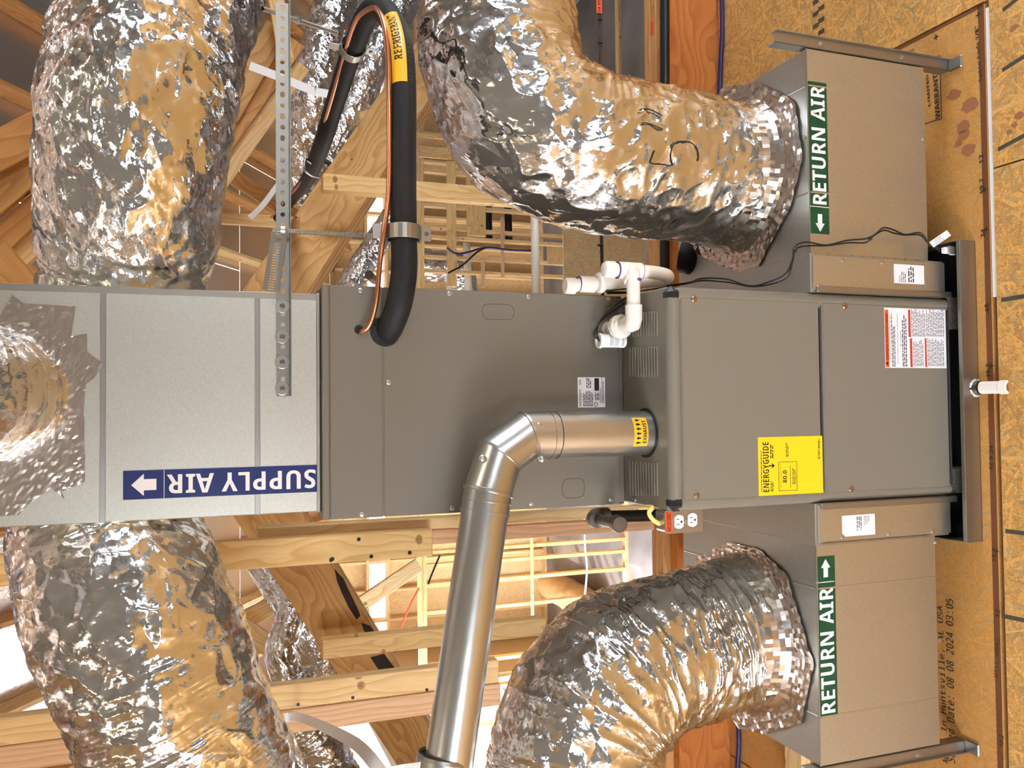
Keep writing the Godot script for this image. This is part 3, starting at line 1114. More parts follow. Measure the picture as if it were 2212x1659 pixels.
func furnace() -> void:
	var o := thing("gas_furnace", "taupe grey upright gas furnace with two doors standing in a drain pan", "furnace", Vector3(0, 0.047, -0.36))
	var W := 0.2665
	var mb := MB.new()
	mb.span(Vector3(-W, 0.047, -0.73), Vector3(W, 0.9, -0.045), 0.003)
	for s in [-1.0, 1.0]:
		mb.span(Vector3(minf(s * W, s * 0.2455), 0.049, -0.046), Vector3(maxf(s * W, s * 0.2455), 0.9, -0.02), 0.001)
	part(o, "cabinet", mb, M.paint)
	for s in [-1.0, 1.0]:
		mb = MB.new()
		mb.tube([Vector3(s * 0.2475, 0.052, -0.0195), Vector3(s * 0.2475, 0.895, -0.0195)], 0.0195, 24)
		part(o, "corner_post", mb, M.paint)
	mb = MB.new()
	mb.span(Vector3(-W, 0.893, -0.73), Vector3(W, 0.915, -0.02), 0.003)
	mb.tube([Vector3(-0.24, 0.8955, -0.0205), Vector3(0.24, 0.8955, -0.0205)], 0.0195, 24)
	var top := part(o, "top_cover", mb, M.paint)
	for s in [-1.0, 1.0]:
		mb = MB.new()
		mb.box(at(Vector3(s * 0.2475, 0.8955, -0.02)), Vector3(0.041, 0.041, 0.042), 0.014)
		part(o, "corner_cap", mb, M.black_plastic, "black plastic corner cap")
	mb = MB.new()
	mb.span(Vector3(-0.2435, 0.480, -0.016), Vector3(0.2435, 0.884, 0.0), 0.004)
	var ud := part(o, "upper_door", mb, M.paint)
	mb = MB.new()
	mb.span(Vector3(-0.2435, 0.056, -0.016), Vector3(0.2435, 0.471, 0.0), 0.004)
	var ld := part(o, "lower_door", mb, M.paint)
	mb = MB.new()
	mb.span(Vector3(-0.262, 0.047, -0.016), Vector3(0.262, 0.053, -0.001), 0.001)
	part(o, "base_rail", mb, M.paint_dark)
	for a in [[1499, 646], [1505, 1070]]:
		inst(ud, "screw", screw_mesh, M.screw, at(pz(a[0], a[1], 0.0)))
	for a in [[1825, 661], [1839, 1056]]:
		inst(ld, "screw", screw_mesh, M.screw, at(pz(a[0], a[1], 0.0)))
	for g in [[673, 727], [749, 815], [994, 1071]]:
		for k in 11:
			var p := py(1361 + 5.9 * k, g[0] + (k * 0.6 if g[0] > 900 else 0.0), 0.915)
			var q := py(1361 + 5.9 * k, g[1] - (k * 0.0), 0.915)
			if p.z < -0.228 or q.z > -0.045:
				continue
			mb = MB.new()
			mb.box(at(Vector3((p.x + q.x) * 0.5, 0.9158, p.z)), Vector3(absf(p.x - q.x), 0.0036, 0.0056), 0.0016)
			part(top, "louver", mb, M.paint)
	inst(top, "screw", hex_mesh, M.zinc, Transform3D(Basis(Vector3.RIGHT, Vector3(0, 0, -1), Vector3.UP), py(1373, 1080, 0.915)))
	inst(top, "screw", hex_mesh, M.zinc, Transform3D(Basis(Vector3.RIGHT, Vector3(0, 0, -1), Vector3.UP), py(1367, 646, 0.915)))
	# yellow efficiency sheet
	var e := 0.0005
	var y := sticker(o, "energy_label", 1638, 1777, 943, 1068, 0.0, M.yellow, "yellow energy guide sheet")
	ptext(y, "ENERGYGUIDE", 1648, 1661, 955, 1063, e, M.ink)
	var r := wrect(1661, 1674, 1000, 1012, e)
	mb = MB.new()
	var cx: float = (r[0].x + r[1].x) * 0.5
	mb.plate(at(Vector3(cx, 0, e)), PackedVector2Array([Vector2(-0.0015, r[1].y), Vector2(0.0015, r[1].y), Vector2(0.0015, r[0].y + 0.008), Vector2(0.007, r[0].y + 0.010), Vector2(0, r[0].y), Vector2(-0.007, r[0].y + 0.010), Vector2(-0.0015, r[0].y + 0.008)]), 0.0001)
	part(y, "arrow", mb, M.ink)
	pprint(y, 1644, 1647, 955, 1062, e, 1, M.ink)
	pprint(y, 1664, 1672, 955, 990, e, 2, M.ink)
	pprint(y, 1665, 1672, 1034, 1062, e, 2, M.ink)
	ptext(y, "80.0", 1691, 1700, 1016, 1043, e, M.ink)
	ptext(y, "Efficiency Rating (AFUE)", 1685, 1689, 1002, 1054, e, M.ink, false)
	pprint(y, 1698, 1704, 954, 987, e, 2, M.ink)
	pprint(y, 1712, 1720, 1010, 1046, e, 3, M.ink)
	mb = MB.new()
	for q in [[1682, 1683, 998, 1060], [1721, 1722, 998, 1060], [1682, 1722, 997, 998], [1682, 1722, 1059, 1060], [1707, 1708, 1006, 1054]]:
		r = wrect(q[0], q[1], q[2], q[3], e)
		mb.face(Vector3(r[0].x, r[0].y, e), Vector3(r[1].x, r[0].y, e), Vector3(r[1].x, r[1].y, e), Vector3(r[0].x, r[1].y, e), Vector3.BACK)
	for k in 22:
		var yy := 948.0 + k * 2.0
		r = wrect(1767, 1771, yy, yy + rng.randf_range(0.5, 1.6), e)
		mb.face(Vector3(r[0].x, r[0].y, e), Vector3(r[1].x, r[0].y, e), Vector3(r[1].x, r[1].y, e), Vector3(r[0].x, r[1].y, e), Vector3.BACK)
	part(y, "print", mb, M.ink)
	# warning sheet on the lower door
	var w := sticker(o, "warning_label", 1911, 2043, 667, 795, 0.0, M.paper, "white warning sheet with orange headings")
	for q in [[1912, 1920, 669, 793], [1962, 1967, 669, 728], [1966, 1971, 731, 793], [1998, 2002, 731, 793]]:
		r = wrect(q[0], q[1], q[2], q[3], 0.0004)
		rect(w, "heading_bar", at(Vector3(0, 0, 0.0004)), r[0], r[1], M.orange if q[0] == 1912 else M.red, 0.0001)
	ptext(w, "WARNING/ADVERTISSEMENT", 1913.5, 1919, 676, 778, 0.0006, M.ink)
	r = wrect(1913, 1919, 780, 790, 0.0006)
	mb = MB.new()
	mb.plate(at(Vector3(0, 0, 0.0005)), PackedVector2Array([Vector2(r[0].x, r[0].y), Vector2(r[1].x, r[0].y), Vector2((r[0].x + r[1].x) * 0.5, r[1].y)]), 0.0001)
	part(w, "triangle", mb, M.ink)
	ptext(w, "CARBON MONOXIDE POISONING HAZARD", 1921.5, 1924.5, 680, 782, e, M.ink, false)
	pprint(w, 1926, 1935, 672, 792, e, 3, M.ink, 0.95)
	ptext(w, "RISQUE D'EMPOISONNEMENT AU MONOXYDE", 1938, 1941, 678, 786, e, M.ink, false)
	ptext(w, "DE CARBONE", 1944, 1947, 714, 748, e, M.ink, false)
	pprint(w, 1949, 1960, 672, 792, e, 3, M.ink, 0.95)
	for q in [[1969, 2000, 671, 727, 9], [2001, 2040, 671, 727, 11], [1973, 1996, 734, 791, 7], [2004, 2040, 734, 791, 11]]:
		pprint(w, q[0], q[1], q[2], q[3], e, q[4], M.ink_grey, 1.1)

func coil_cabinet() -> void:
	var o := thing("coil_cabinet", "taupe grey evaporator coil cabinet standing on the furnace top", "cabinet", Vector3(0, 0.915, -0.5))
	var W := 0.2715
	var zf := -0.235
	var mb := MB.new()
	mb.span(Vector3(-W + 0.002, 0.9165, -0.77), Vector3(W - 0.002, 1.692, zf - 0.002), 0.002)
	part(o, "cabinet", mb, M.paint_coil)
	mb = MB.new()
	mb.span(Vector3(-W, 1.677, zf - 0.02), Vector3(W, 1.693, zf + 0.003), 0.002)
	part(o, "top_lip", mb, M.paint_coil)
	mb = MB.new()
	mb.span(Vector3(-W, 1.5515, zf - 0.01), Vector3(W, 1.676, zf), 0.002)
	part(o, "upper_panel", mb, M.paint_coil)
	mb = MB.new()
	mb.span(Vector3(-W, 0.935, zf - 0.01), Vector3(W, 1.5495, zf), 0.002)
	part(o, "lower_panel", mb, M.paint_coil)
	mb = MB.new()
	mb.span(Vector3(-W, 0.917, zf - 0.012), Vector3(W, 0.933, zf - 0.002), 0.002)
	part(o, "bottom_rail", mb, M.paint_dark)
	for a in [[779, 627], [971, 634], [840, 826], [782, 1111], [977, 1098], [1142, 641], [1313, 646], [1148, 1088], [1320, 1079]]:
		inst(o, "screw", hex_mesh, M.zinc, at(pz(a[0], a[1], zf)))
	# stamped knock-out outlines
	for g in [[1042, 1110, 657, 690], [1215, 1262, 1034, 1075]]:
		var r := wrect(g[0], g[1], g[2], g[3], zf)
		var pts := []
		var rr := 0.015
		for k in 4:
			var c := Vector2(r[1].x - rr if k in [0, 3] else r[0].x + rr, r[1].y - rr if k in [0, 1] else r[0].y + rr)
			for j in 5:
				var w := PI * 0.5 * k + PI * 0.125 * j
				pts.append(Vector3(c.x + cos(w) * rr, c.y + sin(w) * rr, zf + 0.0002))
		pts.append(pts[0])
		mb = MB.new()
		mb.tube(pts, 0.0006, 6, false)
		part(o, "knockout_outline", mb, M.paint_dark)
	# pipe openings: rim and black disc, the dark of the hole put into the colour
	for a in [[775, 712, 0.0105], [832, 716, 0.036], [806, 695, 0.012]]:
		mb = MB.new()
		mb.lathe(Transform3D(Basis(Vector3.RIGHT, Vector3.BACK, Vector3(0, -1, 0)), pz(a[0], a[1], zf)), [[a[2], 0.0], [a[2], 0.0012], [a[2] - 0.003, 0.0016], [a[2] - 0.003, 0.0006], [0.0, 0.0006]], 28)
		part(o, "dark_hole_disc", mb, M.rubber, "black rim and disc coloured as the dark hole round a pipe")
	var z := zf + 0.0004
	var l := sticker(o, "rating_label", 1248, 1307, 815, 880, zf, M.paper, "white rating plate with small print")
	ptext(l, "2024", 1251, 1255, 820, 832, z + 0.0001, M.ink)
	for q in [[1252, 1256, 842, 878, 2], [1260, 1266, 850, 878, 2], [1266, 1282, 846, 878, 5], [1267, 1278, 818, 838, 3], [1286, 1296, 848, 864, 3], [1297, 1299, 836, 870, 1], [1300, 1305, 818, 870, 2]]:
		pprint(l, q[0], q[1], q[2], q[3], z + 0.0001, q[4], M.ink, 1.1)
	var r := wrect(1284, 1294, 817, 844, z)
	rect(l, "maker_plate", at(Vector3(0, 0, z)), r[0], r[1], M.ink, 0.0001)
	mb = MB.new()
	mb.lathe(Transform3D(Basis(Vector3.RIGHT, Vector3.BACK, Vector3(0, -1, 0)), pz(1287, 874, z)), [[0.0055, 0.0], [0.0055, 0.0001], [0.0038, 0.0001]], 20)
	part(l, "print", mb, M.ink)

func supply_plenum() -> void:
	var o := thing("supply_plenum", "tall galvanized supply air plenum on top of the coil cabinet", "plenum", Vector3(0, 1.693, -0.5))
	var zf := -0.25
	var mb := MB.new()
	mb.span(Vector3(-0.2535, 1.694, -0.75), Vector3(0.2505, 2.62, zf), 0.002)
	part(o, "body", mb, M.galv)
	for a in [[1.7, 0.004], [2.62, 0.006]]:
		mb = MB.new()
		mb.span(Vector3(-0.2555, a[0] - a[1], -0.752), Vector3(0.2525, a[0] + a[1], zf + 0.002), 0.001)
		part(o, "flange", mb, M.galv_dull)
	# cross-broken ribs
	for y in [1.835, 2.152]:
		mb = MB.new()
		mb.span(Vector3(-0.2535, y - 0.006, zf - 0.002), Vector3(0.2505, y + 0.006, zf + 0.001), 0.0009)
		part(o, "rib", mb, M.zinc)
	mb = MB.new()
	mb.span(Vector3(0.236, 1.70, zf), Vector3(0.2505, 2.6, zf + 0.0012), 0.0005)
	part(o, "corner_seam", mb, M.galv_dull)
	# blue sticker, reading upwards; letter tops point to the left
	var r := wrect(266, 690, 1004, 1071, zf)
	var st := rect(o, "supply_label", at(Vector3(0, 0, zf)), Vector2(r[0].x, 1.70), Vector2(r[0].x + 0.062, r[1].y), M.blue, 0.0016, "blue supply air sticker with white letters")
	var x0: float = r[0].x
	var up_text := Basis(Vector3.UP, Vector3.LEFT, Vector3.BACK)
	text(st, "SUPPLY AIR", Transform3D(up_text, Vector3(x0 + 0.052, 1.707, zf + 0.0019)), 0.318, 0.043, M.letter)
	mb = MB.new()
	var ay: float = r[1].y - 0.066
	mb.plate(at(Vector3(x0 + 0.031, ay, zf + 0.0017)), PackedVector2Array([Vector2(-0.012, 0), Vector2(0.012, 0), Vector2(0.012, 0.025), Vector2(0.024, 0.025), Vector2(0, 0.05), Vector2(-0.024, 0.025), Vector2(-0.012, 0.025)]), 0.0001)
	part(st, "arrow", mb, M.letter)
	rect(st, "joint_line", at(Vector3(0, 0, zf + 0.0016)), Vector2(x0, ay - 0.016), Vector2(x0 + 0.062, ay - 0.0148), M.letter, 0.0002)

# one of the two return boxes with its filter rack; s = +1 right of the furnace, -1 left
func return_side(s: float) -> void:
	var right := s > 0
	var side := "right" if right else "left"
	# filter rack against the furnace
	var x0 := 0.2675 * s
	var x1 := (0.367 if right else 0.372) * s
	var rk := thing("filter_rack", "narrow galvanized filter rack on the furnace %s" % ("side with the black wires above it" if right else "side with the outlet box above it"), "filter rack", Vector3((x0 + x1) * 0.5, 0.06, -0.33), "filter racks beside the furnace")
	var lo := minf(x0, x1)
	var hi := maxf(x0, x1)
	var mb := MB.new()
	mb.span(Vector3(lo, 0.062, -0.66), Vector3(hi, 0.502, -0.004), 0.0015)
	part(rk, "case", mb, M.galv)
	mb = MB.new()
	mb.span(Vector3(lo + 0.006, 0.06, -0.004), Vector3(hi - 0.004, 0.496, 0.0005), 0.001)
	var door := part(rk, "filter_door", mb, M.galv)
	# hemmed flange against the furnace
	mb = MB.new()
	mb.span(Vector3(minf(x0, x0 + 0.016 * s), 0.042, -0.003), Vector3(maxf(x0, x0 + 0.016 * s), 0.49, 0.008), 0.002)
	part(rk, "flange", mb, M.galv_dull)
	# piano hinge along the outer edge
	for k in 10:
		var y := 0.13 + k * 0.036
		mb = MB.new()
		mb.tube([Vector3(x1 - 0.002 * s, y, 0.001), Vector3(x1 - 0.002 * s, y + 0.031, 0.001)], 0.003, 8)
		part(rk, "hinge_knuckle", mb, M.zinc)
	var e := 0.0005
	if right:
		var l := sticker(door, "size_label", 1931, 1996, 572, 613, e, M.paper, "white printed size label")
		ptext(l, "SPHD1625-2", 1942, 1945, 594, 610, e + 0.0005, M.ink)
		for q in [[1947, 1958, 584, 610, 3], [1962, 1976, 575, 610, 3]]:
			pprint(l, q[0], q[1], q[2], q[3], e + 0.0005, q[4], M.ink if q[0] == 1962 else M.ink_grey)
	else:
		var l := sticker(door, "size_label", 1819, 1890, 1112, 1157, e, M.paper, "white printed size label, upside down")
		var r := wrect(1819, 1890, 1112, 1157, e)
		var T := Transform3D(Basis(Vector3.LEFT, Vector3.DOWN, Vector3.BACK), Vector3(r[1].x - 0.004, r[0].y + 0.022, e + 0.0005))
		text(l, "SPHD1625-2", T, 0.016, 0.0035, M.ink)
		small_print(l, T * at(Vector3(0, -0.003, 0)), 0.03, 3, 0.0045, 0.002, M.ink_grey)
		small_print(l, T * at(Vector3(0, -0.022, 0)), 0.042, 3, 0.006, 0.0028, M.ink)
	for q in ([[1820, 562], [1906, 567]] if right else [[1820, 1160], [1920, 1153], [2015, 1148]]):
		inst(rk, "rivet", hex_mesh, M.zinc, at(pz(q[0], q[1], 0.0005)))
	# return box
	var a := (0.3685 if right else 0.374) * s
	var b := (0.902 if right else 0.931) * s
	lo = minf(a, b)
	hi = maxf(a, b)
	var bx := thing("return_box", "galvanized return air box on the %s of the furnace with a green sticker" % ("plain side" if not right else "drain pipe side"), "duct box", Vector3((a + b) * 0.5, 0.0, -0.35), "return air boxes")
	var zf := -0.02
	mb = MB.new()
	mb.span(Vector3(lo, 0.095, -0.66), Vector3(hi, 0.487, zf), 0.0015)
	part(bx, "body", mb, M.galv)
	mb = MB.new()
	mb.span(Vector3(lo, 0.4855, zf - 0.003), Vector3(hi, 0.4895, zf + 0.002), 0.001)
	part(bx, "front_seam", mb, M.zinc)
	# cross ribs on the front and top
	for f in [0.3, 0.82] if right else [0.2, 0.78]:
		var x: float = a + (b - a) * f
		mb = MB.new()
		mb.tube([Vector3(x, 0.1, zf - 0.003), Vector3(x, 0.484, zf - 0.003)], 0.0045, 10)
		mb.tube([Vector3(x, 0.484, zf - 0.006), Vector3(x, 0.484, -0.655)], 0.0045, 10)
		part(bx, "rib", mb, M.galv)
	# upright channel leg bolted to the far end
	var lx := b + 0.004 * s
	var ltop := 0.585 if right else 0.52
	mb = MB.new()
	mb.span(Vector3(minf(lx, lx + 0.03 * s), 0.0, zf - 0.004), Vector3(maxf(lx, lx + 0.03 * s), ltop, zf - 0.0015), 0.0008)
	mb.span(Vector3(minf(lx, lx + 0.0025 * s), 0.0, zf - 0.035), Vector3(maxf(lx, lx + 0.0025 * s), ltop, zf - 0.0015), 0.0008)
	mb.span(Vector3(minf(lx + 0.0275 * s, lx + 0.03 * s), 0.0, zf - 0.02), Vector3(maxf(lx + 0.0275 * s, lx + 0.03 * s), ltop, zf + 0.008), 0.0008)
	var leg := part(bx, "leg", mb, M.galv_dull)
	mb = MB.new()
	mb.box(at(Vector3(lx + 0.012 * s, 0.0035, zf + 0.02)), Vector3(0.034, 0.007, 0.045), 0.003)
	part(leg, "foot", mb, M.zinc)
	for y in [0.17, 0.44]:
		inst(leg, "screw", hex_mesh, M.zinc, at(Vector3(lx + 0.015 * s, y, zf - 0.0015)))
	mb = MB.new()
	mb.span(Vector3(minf(lx, lx + 0.03 * s), 0.0, -0.62), Vector3(maxf(lx, lx + 0.03 * s), 0.5, -0.58), 0.002)
	part(bx, "leg", mb, M.galv_dull)
	# metal strip under the box at the furnace end
	mb = MB.new()
	mb.span(Vector3(minf(a, a + 0.03 * s), 0.0, -0.5), Vector3(maxf(a, a + 0.03 * s), 0.096, -0.46), 0.002)
	part(bx, "leg", mb, M.galv_dull)
	# green sticker
	var z := zf
	var st: MeshInstance3D
	if right:
		st = sticker(bx, "return_label", 1746, 1788, 178, 505, z, M.green, "green return air sticker with white letters", 0.0008)
		ptext(st, "RETURN AIR", 1753, 1783, 186, 441, z + 0.001, M.letter)
	else:
		st = sticker(bx, "return_label", 1766, 1806, 1201, 1549, z, M.green, "green return air sticker with white letters", 0.0008)
		ptext(st, "RETURN AIR", 1772, 1802, 1269, 1541, z + 0.001, M.letter)
	var c := pz(1771, 481, z) if right else pz(1783, 1228, z)
	mb = MB.new()
	mb.plate(Transform3D(Basis(Vector3(-s, 0, 0), Vector3.UP, Vector3(0, 0, -s)) if false else Basis(), Vector3(c.x, c.y, z + 0.0009)), arrow_side(-s), 0.0001)
	part(st, "arrow", mb, M.letter)
	var jl := wrect(1746, 1790, 446, 447.5, z) if right else wrect(1762, 1802, 1256.5, 1258, z)
	rect(st, "joint_line", at(Vector3(0, 0, z + 0.0008)), jl[0], jl[1], M.letter, 0.0002)
	for q in ([[1738, 298], [1994, 300]] if right else [[2030, 1383], [2022, 1171]]):
		inst(bx, "screw", hex_mesh, M.zinc, at(pz(q[0], q[1], zf)))

func arrow_side(d: float) -> PackedVector2Array:
	var p := PackedVector2Array([Vector2(-0.022, -0.007), Vector2(0.002, -0.007), Vector2(0.002, -0.0145), Vector2(0.024, 0), Vector2(0.002, 0.0145), Vector2(0.002, 0.007), Vector2(-0.022, 0.007)])
	for k in p.size():
		p[k].x *= d
	return p

# ---------- flexible ducts ----------
# foil-jacketed tube along control points [x, y, z, radius]; crumpled, with pleats on the inside of bends
func flex(ctrl: Array, rings: int, around: int, sd: int, crumple: float, pleat: float, stretch := 1.0) -> MB:
	var pts := []
	var rad := []
	for c in ctrl:
		pts.append(Vector3(c[0], c[1], c[2]))
		rad.append(float(c[3]))
	var dense := curve(pts, 24)
	var L := [0.0]
	for k in range(1, dense.size()):
		L.append(L[k - 1] + dense[k].distance_to(dense[k - 1]))
	var whole: float = L[-1]
	var n_big := noise(FastNoiseLite.TYPE_SIMPLEX_SMOOTH, 4.0, sd, 2)
	var n_cell := noise(FastNoiseLite.TYPE_CELLULAR, 13.0, sd + 1)
	n_cell.cellular_return_type = FastNoiseLite.RETURN_DISTANCE2_SUB
	n_cell.cellular_jitter = 1.0
	var n_ridge := noise(FastNoiseLite.TYPE_SIMPLEX, 17.0, sd + 2)
	var n_fine := noise(FastNoiseLite.TYPE_CELLULAR, 42.0, sd + 3)
	n_fine.cellular_return_type = FastNoiseLite.RETURN_DISTANCE
	var n_pl := noise(FastNoiseLite.TYPE_SIMPLEX, 1.0, sd + 4)
	var mb := MB.new()
	var at_seg := 0
	var x := Vector3.ZERO
	var last := Vector3.ZERO
	for i in rings:
		var s := whole * i / (rings - 1)
		while at_seg < L.size() - 2 and L[at_seg + 1] < s:
			at_seg += 1
		var f := clampf((s - L[at_seg]) / maxf(L[at_seg + 1] - L[at_seg], 1e-6), 0, 1)
		var c: Vector3 = dense[at_seg].lerp(dense[at_seg + 1], f)
		var d: Vector3 = (dense[at_seg + 1] - dense[at_seg]).normalized()
		if at_seg + 2 < dense.size():
			d = d.lerp((dense[at_seg + 2] - dense[at_seg + 1]).normalized(), f).normalized()
		# centre of curvature over a longer reach
		var a0 := maxi(at_seg - 12, 0)
		var a1 := mini(at_seg + 13, dense.size() - 1)
		var mid: Vector3 = (dense[a0] + dense[a1]) * 0.5 - c
		var bend := clampf(mid.length() / maxf(dense[a0].distance_to(dense[a1]), 1e-4) * 5.0, 0, 1)
		var inward := mid.normalized() if mid.length() > 1e-5 else Vector3.ZERO
		if i == 0:
			x = d.cross(Vector3.UP if absf(d.y) < 0.9 else Vector3.RIGHT).normalized()
		else:
			x = (x - d * x.dot(d)).normalized()
		var y := d.cross(x)
		var u := float(i) / (rings - 1) * (rad.size() - 1)
		var k0 := mini(int(u), rad.size() - 2)
		var R: float = lerpf(rad[k0], rad[k0 + 1], smoothstep(0, 1, u - k0))
		for j in around + 1:
			var w := TAU * j / around
			var e := x * cos(w) + y * sin(w)
			var p := c + e * R
			var q := p
			if stretch != 1.0:
				q = p - d * (p.dot(d)) * (1.0 - stretch)
			var inner := clampf(e.dot(inward) * 0.9 + 0.35, 0.0, 1.0) * bend
			var g := n_big.get_noise_3dv(p) * 0.05 * R / 0.2
			var cr := (n_cell.get_noise_3dv(q + Vector3(0, 0, g)) + 0.6)
			var rg := 1.0 - absf(n_ridge.get_noise_3dv(q * 0.6))
			rg = rg * rg * rg
			var fi := n_fine.get_noise_3dv(q)
			var pl := 1.0 - absf(n_pl.get_noise_3d(s * 19.0, e.dot(inward) * 0.9 + sd, g * 14.0))
			pl = pl * pl
			var h: float = g * 0.25 + crumple * (cr * 0.0045 + rg * 0.0065 + fi * 0.0012) + pleat * (0.3 + inner) * (pl - 0.45) * 0.017
			mb.v.append(p + e * h)
			mb.n.append(Vector3.ZERO)
			mb.t.append(Vector2(s, TAU * 0.2 * j / around))
		last = c
	var st := around + 1
	for i in rings - 1:
		for j in around:
			var p := i * st + j
			var q := p + st
			mb.i.append_array([p, q, p + 1, p + 1, q, q + 1])
			var fn := (mb.v[p + 1] - mb.v[p]).cross(mb.v[q] - mb.v[p])
			var fn2 := (mb.v[q + 1] - mb.v[p + 1]).cross(mb.v[q] - mb.v[p + 1])
			mb.n[p] += fn
			mb.n[p + 1] += fn + fn2
			mb.n[q] += fn + fn2
			mb.n[q + 1] += fn2
	for i in rings:
		var a := i * st
		var b := a + around
		var m := mb.n[a] + mb.n[b]
		mb.n[a] = m
		mb.n[b] = m
	for k in mb.n.size():
		mb.n[k] = mb.n[k].normalized()
	return mb

func crumpled_patch(poly: PackedVector2Array, T: Transform3D, cells: int, sd: int, amp: float) -> MB:
	# thin foil laid over a flat surface: grid clipped to an outline
	var lo := poly[0]
	var hi := poly[0]
	for p in poly:
		lo = lo.min(p)
		hi = hi.max(p)
	var nz := noise(FastNoiseLite.TYPE_CELLULAR, 55.0, sd)
	nz.cellular_return_type = FastNoiseLite.RETURN_DISTANCE2_SUB
	var n2 := noise(FastNoiseLite.TYPE_SIMPLEX, 30.0, sd + 1, 2)
	var mb := MB.new()
	var step := (hi - lo) / cells
	for gy in cells:
		for gx in cells:
			var c := PackedVector2Array([lo + step * Vector2(gx, gy), lo + step * Vector2(gx + 1, gy), lo + step * Vector2(gx + 1, gy + 1), lo + step * Vector2(gx, gy + 1)])
			for piece in Geometry2D.intersect_polygons(c, poly):
				for tk in [Geometry2D.triangulate_polygon(piece)]:
					for k in range(0, tk.size(), 3):
						var q := []
						for m in 3:
							var p: Vector2 = piece[tk[k + m]]
							var h := amp * (0.3 + absf(n2.get_noise_2dv(p)) + 0.7 * (nz.get_noise_2dv(p) + 1.0))
							q.append(T * Vector3(p.x, p.y, h))
						var nr: Vector3 = (q[1] - q[0]).cross(q[2] - q[0]).normalized()
						if nr.dot(T.basis.z) < 0:
							nr = -nr
						mb.tri(q[0], q[1], q[2], nr)
	return mb

func tape_poly(pts: Array, z: float) -> PackedVector2Array:
	var out := PackedVector2Array()
	for p in pts:
		var q := pz(p[0], p[1], z)
		out.append(Vector2(q.x, q.y))
	return out

